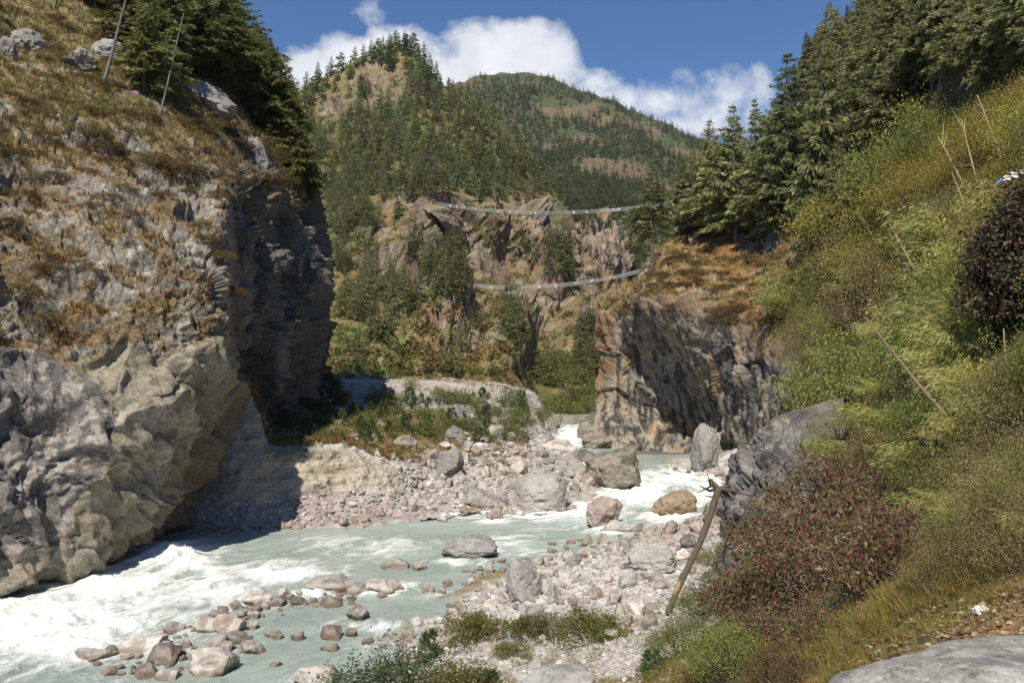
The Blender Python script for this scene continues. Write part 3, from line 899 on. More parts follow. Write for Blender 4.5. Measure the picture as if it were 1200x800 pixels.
EYE = Vector((0, 0, CAMZ))
def hit(px, py, names=None):
    d = ray(px, py)
    best = None
    for k, t in TREES.items():
        if names is not None and k not in names: continue
        loc, nn, i, dist = t.ray_cast(EYE, d)
        if loc is not None and (best is None or dist < best[2]):
            if nn.dot(d) > 0: nn = -nn
            best = (loc, nn, dist, k)
    return best

def drop(x, y, names=None, ztop=900):
    best = None
    for k, t in TREES.items():
        if names is not None and k not in names: continue
        loc, nn, i, dist = t.ray_cast(Vector((x, y, ztop)), Vector((0, 0, -1)))
        if loc is not None and (best is None or loc.z > best[0].z):
            best = (loc, nn if nn.z > 0 else -nn, k)
    return best
# ------------------------------------------------------------------ foliage building
def unit(v):
    return v / (np.linalg.norm(v, axis=-1, keepdims=True) + 1e-9)

def leaf_quads(base, d, nrm, ln, wd, mid=.45, droop=0.0):
    """pointed leaf: base, side, tip, side"""
    d = unit(d)
    side = unit(np.cross(d, nrm))
    ln = np.asarray(ln)[..., None]; wd = np.asarray(wd)[..., None]
    m = base + d * ln * mid
    tip = base + d * ln
    if droop:
        tip = tip - np.array([0, 0, 1.0]) * ln * droop
    return np.stack([base, m + side * wd * .5, tip, m - side * wd * .5], 1)

class QB:
    """a bag of quads with a colour per quad"""
    def __init__(self):
        self.q, self.c = [], []
    def add(self, q, c):
        q = np.asarray(q, float)
        c = np.broadcast_to(np.asarray(c, float), (len(q), 3))
        self.q.append(q); self.c.append(c)
    def tube(self, pts, rad, c, sides=6):
        pts = np.asarray(pts, float); rad = np.broadcast_to(np.asarray(rad, float), (len(pts),))
        t = unit(np.gradient(pts, axis=0))
        ref = np.where(np.abs(t[:, 2:3]) > .9, np.array([[1., 0, 0]]), np.array([[0, 0, 1.]]))
        a = unit(np.cross(t, ref)); b = np.cross(t, a)
        ang = np.linspace(0, 2 * PI, sides + 1)
        ring = pts[:, None] + rad[:, None, None] * (a[:, None] * np.cos(ang)[None, :, None] + b[:, None] * np.sin(ang)[None, :, None])
        q = np.stack([ring[:-1, :-1], ring[:-1, 1:], ring[1:, 1:], ring[1:, :-1]], 2).reshape(-1, 4, 3)
        self.add(q, c)
    def arrays(self):
        return np.concatenate(self.q), np.concatenate(self.c)
    def mesh(self, name, smooth=False):
        q, c = self.arrays()
        n = len(q)
        return mesh_np(name, q.reshape(-1, 3), np.arange(n * 4).reshape(n, 4), np.repeat(c, 4, 0), smooth)

def pal(rng, n, cols, wts=None, jit=.18):
    cols = np.array(cols, float)
    w = np.array(wts, float) / sum(wts) if wts is not None else None
    c = cols[rng.choice(len(cols), n, p=w)]
    return c * (1 + jit * rng.standard_normal((n, 1))).clip(.5, 1.6)

def rdir(rng, n):
    return unit(rng.standard_normal((n, 3)))

GREENS = [(.050, .072, .026), (.070, .095, .034), (.095, .118, .045), (.115, .13, .055)]

def conifer(seed, H=20., R=3.6, bare=.16, whorls=34, per=6.5, tw=20, droop=.25, shape=1.0, cols=GREENS, lop=0.25):
    """fir: trunk with dead stubs, whorls of flat layered sprays; returns (trunk, crown)"""
    rng = np.random.default_rng(seed)
    T, C = QB(), QB()
    k = 9
    hz = np.linspace(0, H, k)
    lean = rng.normal(0, .012, 2)
    tp = np.stack([lean[0] * hz + .06 * np.sin(hz * .5 + seed), lean[1] * hz + .05 * np.cos(hz * .4 + seed), hz], 1)
    tp[0, 2] = -.8
    T.tube(tp, np.linspace(.024 * H * .62, .03, k), pal(rng, 1, [(.16, .135, .115)])[0], 8)
    for _ in range(int(10 * bare * 4)):
        z = rng.uniform(.06, bare + .15) * H
        a = rng.uniform(0, 2 * PI); l = rng.uniform(.5, 1.6)
        p0 = np.array([np.interp(z, hz, tp[:, 0]), np.interp(z, hz, tp[:, 1]), z])
        p1 = p0 + np.array([math.cos(a) * l, math.sin(a) * l, -.1 * l])
        T.tube([p0, (p0 + p1) / 2 + [0, 0, .05], p1], [.045, .03, .012], (.15, .13, .11), 4)
    asym = rng.uniform(0, 2 * PI)
    zs = bare + (1 - bare) * (np.arange(whorls) / whorls) ** .95
    for t in zs:
        z = t * H + rng.normal(0, .1)
        rel = (t - bare) / (1 - bare)
        prof = (1 - rel) ** .98 * (.6 + .4 * min(1, rel / .15)) * shape * 1.12 + .025
        nb = max(3, int(rng.normal(per, 1)))
        a0 = rng.uniform(0, 2 * PI)
        for b in range(nb):
            if rng.random() < .06: continue
            a = a0 + 2 * PI * b / nb + rng.normal(0, .2)
            Lb = R * prof * rng.uniform(.6, 1.2) * (1 + lop * math.cos(a - asym))
            if Lb < .15: Lb = .15
            dx = np.array([math.cos(a), math.sin(a), 0])
            px_ = np.array([-dx[1], dx[0], 0])
            s = np.linspace(0, 1, 6)
            up = .16 * (1 - droop) + .5 * rel * .6
            zc = Lb * (up * s - (droop + .35 * (1 - rel)) * s ** 2 * .75 + .12 * s ** 3)
            p0 = np.array([np.interp(z, hz, tp[:, 0]), np.interp(z, hz, tp[:, 1]), z])
            cv = p0 + dx * (Lb * s)[:, None]
            cv[:, 2] += zc
            if Lb > 1.0:
                T.tube(cv[::2] if len(cv) > 4 else cv, np.linspace(.02 + .012 * Lb, .01, len(cv[::2])), (.10, .085, .07), 3)
            nt_ = max(4, int(tw * (.35 + .65 * Lb / R)))
            ss = rng.uniform(.12, 1.0, nt_) ** .8
            bp = np.stack([np.interp(ss, s, cv[:, j]) for j in range(3)], 1)
            sg = rng.choice([-1, 1], nt_)
            ang = rng.uniform(.45, 1.05, nt_)
            d = dx * np.cos(ang)[:, None] + px_ * (np.sin(ang) * sg)[:, None]
            d[:, 2] += rng.normal(-.32, .22, nt_)
            ln = (.34 * Lb * (1.15 - .75 * ss) + .16) * rng.uniform(.7, 1.25, nt_)
            nr = np.array([0, 0, .45]) + dx * .95 + .5 * rng.standard_normal((nt_, 3))
            tone = pal(rng, nt_, cols, [3, 4, 3, 1.5])
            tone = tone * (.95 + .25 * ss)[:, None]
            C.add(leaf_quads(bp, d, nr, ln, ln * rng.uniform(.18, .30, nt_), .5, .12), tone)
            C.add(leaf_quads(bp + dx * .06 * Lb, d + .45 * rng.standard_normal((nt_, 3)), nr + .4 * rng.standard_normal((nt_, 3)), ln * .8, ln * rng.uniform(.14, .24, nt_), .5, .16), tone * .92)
            # hanging and upright needles give each spray some thickness
            m = max(2, nt_ // 2)
            ss2 = rng.uniform(.2, 1.0, m)
            bp2 = np.stack([np.interp(ss2, s, cv[:, j]) for j in range(3)], 1) + rng.normal(0, .10 * Lb * .5, (m, 3)) * [1, 1, .3]
            d2 = dx + .7 * rng.standard_normal((m, 3)); d2[:, 2] = rng.choice([-.8, .55], m, p=[.6, .4])
            l2 = rng.uniform(.25, .55, m) * (.6 + .15 * Lb)
            C.add(leaf_quads(bp2, d2, rdir(rng, m), l2, l2 * .4), pal(rng, m, cols, [4, 4, 2, 1]) * .9)
    return T, C

def small_conifer(seed, H=14., R=2.6, whorls=13, per=6, cols=None, bare=.12, pine=False):
    """tree seen from hundreds of metres: whorls of leaf-shaped tufts on a thin trunk"""
    rng = np.random.default_rng(seed)
    C = QB()
    cols = cols or [(.105, .125, .045), (.14, .158, .056), (.18, .185, .072)]
    C.tube([(0, 0, -.6), (rng.normal(0, .2), 0, H * .5), (rng.normal(0, .2), 0, H)], [.16 + .008 * H, .11, .03], (.17, .14, .12), 4)
    for k in range(whorls):
        rel = (k + rng.uniform(0, .6)) / whorls
        z = (bare + (1 - bare) * rel) * H
        if pine:
            prof = (.35 + .9 * math.sin(PI * min(1, .25 + .75 * rel))) * .75
        else:
            prof = (1 - rel) ** .8 + .06
        nb = int(rng.integers(per - 1, per + 2))
        a = rng.uniform(0, 2 * PI) + 2 * PI * np.arange(nb) / nb + rng.normal(0, .25, nb)
        L_ = R * prof * rng.uniform(.6, 1.25, nb)
        for f in (.35, .8):
            d = np.stack([np.cos(a), np.sin(a), rng.normal(-.22, .15, nb)], 1)
            p = np.stack([np.cos(a) * L_ * (f - .35), np.sin(a) * L_ * (f - .35), np.full(nb, z) + rng.normal(0, .2, nb) - .15 * L_ * f], 1)
            nr = d * [1.1, 1.1, 0] + np.array([0, 0, .45]) + .45 * rng.standard_normal((nb, 3))
            ln = L_ * .75 + .25
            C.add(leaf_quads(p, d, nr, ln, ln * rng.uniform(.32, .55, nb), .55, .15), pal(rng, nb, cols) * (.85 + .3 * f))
        m = 4
        p = np.stack([rng.normal(0, .4 * R * prof, m), rng.normal(0, .4 * R * prof, m), np.full(m, z) + rng.normal(0, .3, m)], 1)
        C.add(leaf_quads(p, rdir(rng, m) * [1, 1, .4] + [0, 0, .3], rdir(rng, m), np.full(m, .5 + .35 * R * prof), np.full(m, .35 + .2 * R * prof)), pal(rng, m, cols) * .85)
    return C

def bush(seed, H=1.0, R=.8, clumps=26, per=170, lsize=.07, lw=.5, cols=GREENS, wts=None, spread=.16, stems=True, flat=1.0, tips=None, up=.35, stemcol=(.13, .095, .07)):
    """leafy shrub: stems reach out from the foot to clumps of leaves, gaps between"""
    rng = np.random.default_rng(seed)
    S, C = QB(), QB()
    for k in range(clumps):
        a = rng.uniform(0, 2 * PI); r = R * rng.uniform(0, 1) ** .55
        top = H * (1 - .65 * (r / R) ** 2) * flat
        z = top * rng.uniform(.25, 1.0) ** .6
        cpos = np.array([math.cos(a) * r, math.sin(a) * r, z])
        if stems:
            b0 = np.array([cpos[0] * .12, cpos[1] * .12, -.08])
            mid = b0 * .5 + cpos * .5 + rng.normal(0, .05, 3) * H - [0, 0, .06 * H]
            S.tube([b0, mid, cpos, cpos + unit(cpos - mid) * .12 * H], [.014 * H, .010 * H, .006 * H, .002 * H], stemcol, 4)
        n = int(per * rng.uniform(.5, 1.3))
        sp = spread * H * rng.uniform(.7, 1.4)
        off = rng.standard_normal((n, 3)) * sp * [1.15, 1.15, .8]
        p = cpos + off
        p[:, 2] = np.maximum(p[:, 2], .02 * H)
        d = unit(off + .3 * unit(cpos) * sp) + .55 * rng.standard_normal((n, 3)); d[:, 2] += up * rng.normal(.5, .8, n)
        nr = unit(off + .4 * cpos * sp / (H + 1e-6)) * .9 + np.array([0, 0, .35]) + .55 * rng.standard_normal((n, 3))
        ln = lsize * rng.uniform(.6, 1.4, n)
        cc = pal(rng, n, cols, wts)
        if tips is not None:
            hi = (off @ unit(cpos + [0, 0, H])) / sp
            cc = np.where((hi > .6)[:, None] & (rng.random(n) < .7)[:, None], pal(rng, n, tips), cc)
        C.add(leaf_quads(p, d, nr, ln, ln * lw * rng.uniform(.7, 1.3, n), .45, .1), cc)
    return S, C

def bamboo(seed, H=1.0, R=.6, culms=34, per=46, lsize=.16, cols=None, lean=(0, 0)):
    """thin arching culms hung with narrow leaves"""
    rng = np.random.default_rng(seed)
    cols = cols or [(.21, .195, .07), (.155, .165, .055), (.28, .245, .11), (.11, .13, .04)]
    S, C = QB(), QB()
    for k in range(culms):
        a = rng.uniform(0, 2 * PI)
        f = np.array([math.cos(a), math.sin(a), 0]) * R * .35 * rng.uniform(0, 1)
        h = H * rng.uniform(.55, 1.05)
        out = np.array([math.cos(a) + lean[0], math.sin(a) + lean[1], 0]) * R * rng.uniform(.35, 1.1)
        s = np.linspace(0, 1, 7)
        cv = f + out * (s ** 2)[:, None]
        cv[:, 2] = h * (s - .28 * s ** 3) - .05
        S.tube(cv, np.linspace(.007, .002, 7) * H, (.30, .25, .12), 3)
        n = int(per * rng.uniform(.6, 1.3))
        ss = rng.uniform(.25, 1, n) ** .8
        p = np.stack([np.interp(ss, s, cv[:, j]) for j in range(3)], 1) + rng.normal(0, .035 * H, (n, 3))
        tg = unit(np.stack([np.interp(ss, s, np.gradient(cv[:, j])) for j in range(3)], 1)); d = tg * .9 + unit(out) * .35 + rdir(rng, n) * .55; d[:, 2] -= .45 * ss
        ln = lsize * H * rng.uniform(.55, 1.3, n)
        C.add(leaf_quads(p, d, np.array([0, 0, .4]) + unit(out) * .7 + .7 * rng.standard_normal((n, 3)), ln, ln * rng.uniform(.12, .20, n), .35, .22), pal(rng, n, cols, [3, 3, 2, 2]))
    return S, C

def tuft_quads(rng, n, H, spread, cols, wts=None, wd=.03, lean=.45):
    a = rng.uniform(0, 2 * PI, n)
    p = np.stack([np.cos(a), np.sin(a), np.zeros(n)], 1) * (spread * rng.uniform(0, 1, n) ** .6)[:, None]
    d = np.stack([np.cos(a), np.sin(a), np.zeros(n)], 1) * (lean * rng.uniform(.2, 1.3, n))[:, None] + [0, 0, 1]
    d += .2 * rng.standard_normal((n, 3))
    ln = H * rng.uniform(.5, 1.2, n)
    p[:, 2] -= .12 * H
    return leaf_quads(p, d, np.stack([-np.sin(a), np.cos(a), .0 * a], 1) + .8 * rng.standard_normal((n, 3)), ln, wd * rng.uniform(.6, 1.4, n), .4, .18), pal(rng, n, cols, wts)

def scatter(name, variants, pos, scale, tint, mat, rng, tilt=None, kind='stuff'):
    """many copies of a few small plants as one object of stuff"""
    pos = np.asarray(pos, float); scale = np.asarray(scale, float)
    qs, cs = [], []
    pick = rng.integers(0, len(variants), len(pos))
    for v, (q, c) in enumerate(variants):
        idx = np.nonzero(pick == v)[0]
        if not len(idx): continue
        a = rng.uniform(0, 2 * PI, len(idx))
        ca, sa = np.cos(a), np.sin(a)
        x = q[None, ..., 0] * ca[:, None, None] - q[None, ..., 1] * sa[:, None, None]
        y = q[None, ..., 0] * sa[:, None, None] + q[None, ..., 1] * ca[:, None, None]
        z = np.broadcast_to(q[None, ..., 2], x.shape)
        Q = np.stack([x, y, z], -1) * scale[idx][:, None, None, None] + pos[idx][:, None, None, :]
        Cc = c[None] * (tint[idx][:, None, :] if tint is not None else 1.0)
        qs.append(Q.reshape(-1, 4, 3)); cs.append(np.broadcast_to(Cc, (len(idx),) + c.shape).reshape(-1, 3))
    q, c = np.concatenate(qs).astype(np.float32), np.concatenate(cs)
    n = len(q)
    me = mesh_np(name, q.reshape(-1, 3), np.arange(n * 4).reshape(n, 4), np.repeat(c, 4, 0), False)
    o = link(name, me, mat)
    if kind: tag(o, kind=kind)
    return o

M_NEEDLE = leaf_mat('needles', .45, .5, .55, .02, .3)
M_LEAF = leaf_mat('leaves', .45, .5, .45, .02, .3)
M_SHINY = leaf_mat('glossy_leaves', .2, .32, .2, .01, .5)
M_GRASS = leaf_mat('dry_grass', .35, .7, .3, .01, .15)
M_BARK = leaf_mat('bark', 0.0, .9, .3, .0, .1)

def thing_pair(name, S, C, label, cat, group=None, cm=None, parts=('trunk', 'crown')):
    """prototype plant: an Empty at the foot with woody part and leaves"""
    e = empty(name, (0, 0, -500), label, cat, group)
    if S is not None and S.q:
        link(parts[0], S.mesh(parts[0], True), M_BARK, e)
    link(parts[1], C.mesh(parts[1]), cm or M_LEAF, e)
    return e

class Maker:
    """places copies of a few prototypes; the prototypes themselves are the first to stand"""
    def __init__(self, protos):
        self.p = protos; self.used = [False] * len(protos)
    def put(self, loc, sc, label, group=None, v=None, rz=None, cat=None, tilt=None):
        v = random.randrange(len(self.p)) if v is None else v
        if self.used[v]: o = copy_tree(self.p[v])
        else: o = self.p[v]; self.used[v] = True
        o.location = loc
        o.scale = (sc, sc, sc) if not isinstance(sc, (tuple, list)) else sc
        rx, ry = tilt or (0, 0)
        o.rotation_euler = (rx, ry, random.uniform(0, 2 * PI) if rz is None else rz)
        o['label'] = label
        if cat: o['category'] = cat
        if group: o['group'] = group
        elif 'group' in o: del o['group']
        return o
    def close(self):
        for u, o in zip(self.used, self.p):
            if not u:
                for ch in list(o.children): bpy.data.objects.remove(ch)
                bpy.data.objects.remove(o)

# ------------------------------------------------------------------ firs on the near slopes
RG = [(.185, .20, .075), (.245, .25, .10), (.30, .295, .14), (.36, .345, .185)]
FIRH = 20.0
firs_r = Maker([thing_pair('fir_tree', *conifer(100 + k, FIRH, [5.2, 4.8, 5.6, 4.4][k], .12 + .05 * k, [24, 27, 21, 29][k], 6.8, 38, .22 + .05 * k, 1.0, RG, .35), 'x', 'tree', cm=M_NEEDLE) for k in range(4)])
firs_l = Maker([thing_pair('fir_tree', *conifer(200 + k, FIRH, [5.0, 4.4, 5.4][k], .10 + .05 * k, [23, 27, 20][k], 6.6, 38, .25, 1.05, [(.115, .135, .04), (.16, .175, .052), (.21, .212, .068), (.25, .24, .085)], .3), 'x', 'tree', cm=M_NEEDLE) for k in range(3)])
pine_lone = Maker([thing_pair('pine_tree', *conifer(301, FIRH, 3.9, .36, 17, 6, 24, .3, 1.0, RG, .4), 'x', 'tree', cm=M_NEEDLE)])

def stand(mk, px, py, hpx, label, group=None, names=None, v=None, wide=1.0):
    h = hit(px, py, names)
    if h is None: return None
    loc = h[0]
    H = hpx * loc.y / 1000.0
    s = H / FIRH
    return mk.put((loc.x, loc.y, loc.z - .3), (s * wide, s * wide, s), label, group, v)

stand(pine_lone, 764, 318, 136, 'solitary pine with a bare lower trunk on the headland crest above the lower bridge', names=['rocky_hill', 'ground'], wide=1.35)
stand(firs_r, 966, 296, 276, 'tallest fir with a pale straight trunk on the right slope', v=0, wide=.82)
stand(firs_r, 1052, 176, 128, 'pale grey green fir standing apart above the yellow shrubs', v=1, wide=1.35)
for px, py, hp, lb in [(800, 272, 92, 'small fir at the left end of the tree line on the headland'), (813, 270, 105, 'slim fir at the tree line edge behind the lone pine'),
                       (833, 274, 140, 'fir with a pointed top standing out at the left of the right hand forest'), (862, 282, 168, 'fir with a full layered top behind the first row on the headland'),
                       (889, 288, 180, 'fir with a narrow pointed top against the cloud on the right slope'), (922, 280, 230, 'tall dark fir left of the tallest fir'),
                       (985, 305, 150, 'mid height fir right in front of the tallest fir trunk'), (1008, 286, 110, 'broad fir with low branches above the yellow bushes')]:
    stand(firs_r, px, py, hp, lb, wide=random.uniform(.95, 1.25))
poly = [(795, 276), (850, 262), (940, 300), (1000, 262), (1030, 190), (1075, 135), (1200, 105), (1290, 60), (1290, -60), (1000, -60), (935, 110), (830, 225), (800, 255)]
pts = []
tries = 0
while len(pts) < 92 and tries < 6000:
    tries += 1
    px, py = random.uniform(780, 1260), random.uniform(-60, 310)
    if not inpoly([px], [py], poly)[0]: continue
    if any((px - a) ** 2 + ((py - b) * 1.5) ** 2 < (19 if py > 60 else 24) ** 2 for a, b in pts): continue
    pts.append((px, py))
for px, py in pts:
    h = hit(px, py, ['ground', 'rocky_hill'])
    if h is None: continue
    H = random.uniform(10, 18) if py > 190 else random.uniform(14, 22)
    if h[0].y < 100: H = min(H, random.uniform(.11, .17) * h[0].y)
    s = H / FIRH
    w = random.uniform(.8, 1.2)
    if px > 1000: lb, gp = 'dark green fir among the shaded firs at the top right', 'firs at the top right of the slope'
    elif py > 200: lb, gp = 'green fir in the thick stand at the foot of the right hand forest', 'firs at the foot of the right hand forest'
    else: lb, gp = 'green fir on the upper edge of the right hand forest', 'firs on the upper edge of the right hand forest'
    firs_r.put((h[0].x, h[0].y, h[0].z - .3), (s * w, s * w, s), lb, gp)

for px, py, hp, lb in [(168, 112, 150, 'fir with a bare lower trunk above the rock ledge on the left cliff'), (150, 62, 120, 'fir at the left of the grove over the left cliff'),
                       (204, 92, 150, None), (222, 88, 140, None), (240, 84, 150, None), (258, 98, 152, None), (272, 100, 140, None), (286, 118, 135, None),
                       (300, 142, 125, None), (314, 156, 118, None), (328, 172, 105, None), (338, 196, 108, None), (347, 226, 100, None), (356, 250, 74, 'lowest fir at the right hand edge of the left cliff top'),
                       (112, 12, 90, None), (88, -4, 80, None), (250, 70, 140, None), (270, 78, 120, None), (232, 66, 130, None), (205, 40, 120, None), (185, 60, 130, None), (300, 112, 90, None), (318, 134, 90, None), (335, 158, 84, None), (346, 190, 80, None), (358, 222, 70, None)]:
    stand(firs_l, px, py, hp, lb or 'dark green fir in the dense grove crowning the left cliff', None if lb else 'firs of the grove on the left cliff', ['cliff'], wide=random.uniform(1.05, 1.4))
firs_r.close(); firs_l.close(); pine_lone.close()

# bare dead trunks over the left cliff
def snag(px, py, hp, leanpx, label, r=.16):
    h = hit(px, py, ['cliff', 'ground', 'rocky_hill'])
    y = h[0].y
    H = hp * y / 1000
    lx = leanpx * y / 1000
    rng = np.random.default_rng(int(px))
    S = QB()
    s = np.linspace(0, 1, 7)
    S.tube(np.stack([lx * s, .05 * np.sin(s * 5), H * s - .4], 1), np.linspace(r, r * .4, 7), (.20, .175, .155), 8)
    B = QB()
    for _ in range(22):
        t = rng.uniform(.25, .97); a = rng.uniform(0, 2 * PI); l = rng.uniform(.3, 1.5) * (1.2 - .7 * t)
        p0 = np.array([lx * t, 0, H * t - .4])
        p1 = p0 + [math.cos(a) * l, math.sin(a) * l, .25 * l]
        B.tube([p0, (p0 + p1) / 2 - [0, 0, .04], p1], [r * .22, r * .14, r * .05], (.27, .24, .22), 4)
    e = empty('dead_tree', h[0], label, 'dead tree')
    link('trunk', S.mesh('trunk', True), M_BARK, e); link('branch', B.mesh('branch', True), M_BARK, e)
snag(120, 98, 105, 26, 'thick bare grey trunk leaning right on the grassy brow of the left cliff', .19)
snag(187, 132, 125, 27, 'thin bare grey trunk leaning right below the grove on the left cliff', .10)
snag(62, 8, 40, 12, 'short bare grey trunk at the top left corner of the slope', .14)

# ------------------------------------------------------------------ forest on the mountains
TV = [small_conifer(400 + k, 14, 3.6, 12, 6, None, .12, k % 2 == 1) for k in range(5)]
rng = np.random.default_rng(5)
spots = []
occ = {}
def free(px, py, r):
    k = (int(px // 8), int(py // 8))
    for i in range(-2, 3):
        for j in range(-2, 3):
            for (a, b) in occ.get((k[0] + i, k[1] + j), ()):
                if (a - px) ** 2 + (b - py) ** 2 < r * r: return False
    occ.setdefault(k, []).append((px, py))
    return True
tries = 0
while tries < 14000:
    tries += 1
    px, py = rng.uniform(335, 770), rng.uniform(40, 452)
    dens = .86
    if py > 245 and 430 < px < 690: dens = .16
    if py > 232 and px < 480: dens = .30
    if py > 370 and px < 480: dens = .13
    if py > 430: dens = .04
    if 470 < px < 620 and 362 < py < 445: dens = .06
    bx = ((px - 435) / 42) ** 2 + ((py - 108) / 26) ** 2
    if bx < 1: dens = .34
    if ((px - 388) / 24) ** 2 + ((py - 135) / 18) ** 2 < 1: dens = .15
    for cxp, cyp, rx, ry, dd in [(418, 320, 28, 58, .55), (522, 332, 20, 26, .75), (555, 240, 60, 14, .5), (640, 230, 40, 50, .8), (602, 375, 12, 40, .5), (655, 300, 16, 40, .7), (640, 410, 14, 50, .3), (470, 360, 40, 16, .5), (400, 255, 40, 22, .8), (690, 440, 16, 60, .6)]:
        if ((px - cxp) / rx) ** 2 + ((py - cyp) / ry) ** 2 < 1: dens = max(dens, dd)
    cell = .5 + .95 * float(vnoise(np.array([px * .045, py * .06, 3.0]), 9)) * .5 + .25 * float(vnoise(np.array([px * .12, py * .14, 7.0]), 19))
    if cell > dens or rng.random() > .35 + dens: continue
    if not free(px, py, 7.2): continue
    if (484 < px < 745 and 240 < py < 284) or (546 < px < 745 and 330 < py < 382 and not 583 < px < 606): continue
    h = hit(px, py, ['mountain', 'far_mountain', 'rock_pillar', 'cliff', 'rocky_hill', 'ground', 'river_bank'])
    if h is None or h[3] != 'mountain': continue
    H = rng.uniform(10, 19) * (1.0 if h[0].y > 330 else .85)
    spots.append((h[0], H, px, py))
spots.sort(key=lambda s: -s[1] / s[0].y)
TREEM = []
for k in range(5):
    T_, C_ = conifer(430 + k, 14, 3.0, .12, 19, 5.5, 9, .3, 1.1, [(.125, .145, .05), (.165, .18, .062), (.205, .21, .08), (.24, .235, .10)], .35)
    T_.q += C_.q; T_.c += C_.c
    me = T_.mesh('conifer')
    me.materials.append(M_NEEDLE)
    TREEM.append(me)
for k, (loc, H, px, py) in enumerate(spots[:290]):
    o = link('conifer', TREEM[k % 5])
    s = H / 14
    w = rng.uniform(.95, 1.6)
    o.location = (loc.x, loc.y, loc.z - .4); o.scale = (s * w, s * w, s); o.rotation_euler = (0, 0, rng.uniform(0, 6.28))
    if py < 160: lb, gp = 'dark conifer on the summit slopes of the mountain across the gorge', 'conifers on the summit slopes'
    elif py < 240: lb, gp = 'green conifer in the forest above the upper bridge', 'conifers above the upper bridge'
    elif px > 480: lb, gp = 'conifer rooted among the rust coloured crags beside the bridges', 'conifers among the crags'
    elif py < 345: lb, gp = 'conifer on the steep grassy flank left of the crags', 'conifers left of the crags'
    else: lb, gp = 'conifer at the foot of the mountain above the white scarp', 'conifers at the mountain foot'
    tag(o, lb, 'tree', gp)
rest = spots[290:]
tint = np.clip(1 + .22 * rng.standard_normal((len(rest), 1)), .6, 1.5) * np.array([1, 1, 1]) * np.stack([rng.uniform(.85, 1.25, len(rest)), np.ones(len(rest)), rng.uniform(.8, 1.1, len(rest))], 1)
scatter('forest', [C.arrays() for C in TV], [(s[0].x, s[0].y, s[0].z - .4) for s in rest], [s[1] / 14 for s in rest], tint, M_NEEDLE, rng)
print('mountain trees', len(spots))
# far mountain
FV = [small_conifer(450 + k, 12, 3.2, 5, 4) for k in range(3)]
far = []
for _ in range(15000):
    px, py = rng.uniform(500, 860), rng.uniform(90, 440)
    h = hit(px, py, ['mountain', 'far_mountain', 'rock_pillar', 'rocky_hill', 'cliff', 'ground'])
    if h is None or h[3] not in ('far_mountain', 'rock_pillar'): continue
    nv = float(fbm(np.array([[h[0].x, h[0].y, h[0].z]]) * .007, 5, 127, .6)[0])
    if h[3] == 'rock_pillar' and rng.random() > .12: continue
    if nv > .16 and rng.random() > .15: continue
    far.append((h[0], rng.uniform(8, 16) * (.62 if h[0].y < 700 else 1.0)))
print('far trees', len(far))
tint = np.clip(1 + .22 * rng.standard_normal((len(far), 1)), .6, 1.5) * np.array([1.0, 1.12, 1.0])
scatter('forest', [C.arrays() for C in FV], [(s[0].x, s[0].y, s[0].z - .5) for s in far], [s[1] / 12 for s in far], tint, M_NEEDLE, rng)

# shrubs and grass clothing the mountain between the trees
SV = []
for k in range(4):
    S_, C_ = bush(480 + k, 1.0, 1.0, 9, 7, .55, .7, [(.16, .17, .05), (.12, .13, .04), (.25, .19, .08), (.20, .12, .05)], None, .3, False)
    SV.append(C_.arrays())
ps, sc_, tn = [], [], []
for _ in range(4000):
    px, py = rng.uniform(340, 720), rng.uniform(70, 450)
    if py < 240 and rng.random() < .55: continue
    h = hit(px, py, ['mountain', 'cliff', 'rocky_hill', 'river_bank', 'ground'])
    if h is None or h[3] != 'mountain' or h[1].z < (.6 if px > 430 and py > 245 else .25): continue
    ps.append((h[0].x, h[0].y, h[0].z - .3)); sc_.append(rng.uniform(.7, 1.9))
    g = rng.random()
    tn.append((1.1, .95, .9) if (g < .45 and px > 480 and py > 240) else ((.75, 1.0, .8) if g < .5 else (1, 1, 1)))
o = scatter('undergrowth', SV, ps, sc_, np.array(tn), M_LEAF, rng)
# ------------------------------------------------------------------ shrubs on the right hillside
YEL = [(.40, .335, .06), (.31, .29, .065), (.22, .23, .06), (.46, .36, .08)]
OLI = [(.28, .25, .09), (.36, .31, .125), (.20, .195, .06), (.30, .22, .11)]
GRN = [(.13, .18, .044), (.18, .22, .055), (.25, .27, .07), (.33, .31, .08)]
RED = [(.165, .078, .062), (.21, .11, .08), (.12, .058, .045), (.16, .185, .055), (.27, .175, .10), (.28, .055, .04)]
def protos(name, cat, fs, cm, parts=('stem', 'foliage')):
    return Maker([thing_pair(name, S, C, 'x', cat, None, cm, parts) for S, C in fs])
mk_bam = protos('bamboo_clump', 'bamboo', [bamboo(500 + k, 1.0, .8, 80, 90, .085, [(.43, .415, .13), (.33, .36, .10), (.52, .47, .19), (.22, .26, .068)]) for k in range(3)], M_LEAF, ('culm', 'foliage'))
mk_yel = protos('yellow_shrub', 'shrub', [bush(520 + k, 1.0, .8, 46, 330, .028, .55, YEL, None, .13) for k in range(2)], M_LEAF)
mk_oli = protos('olive_shrub', 'shrub', [bush(530 + k, 1.0, .85, 46, 330, .028, .5, OLI, None, .14) for k in range(2)], M_LEAF)
mk_grn = protos('green_shrub', 'shrub', [bush(540 + k, 1.0, .85, 46, 320, .030, .55, GRN, None, .13) for k in range(2)], M_LEAF)
mk_red = protos('red_leaf_shrub', 'shrub', [bush(550 + k, 1.0, .85, 50, 70, .068, .36, RED, [3, 3, 2.4, 4.2, 1.6, .2], .12, True, 1.0, None, -.1, (.17, .12, .09)) for k in range(3)], M_LEAF)

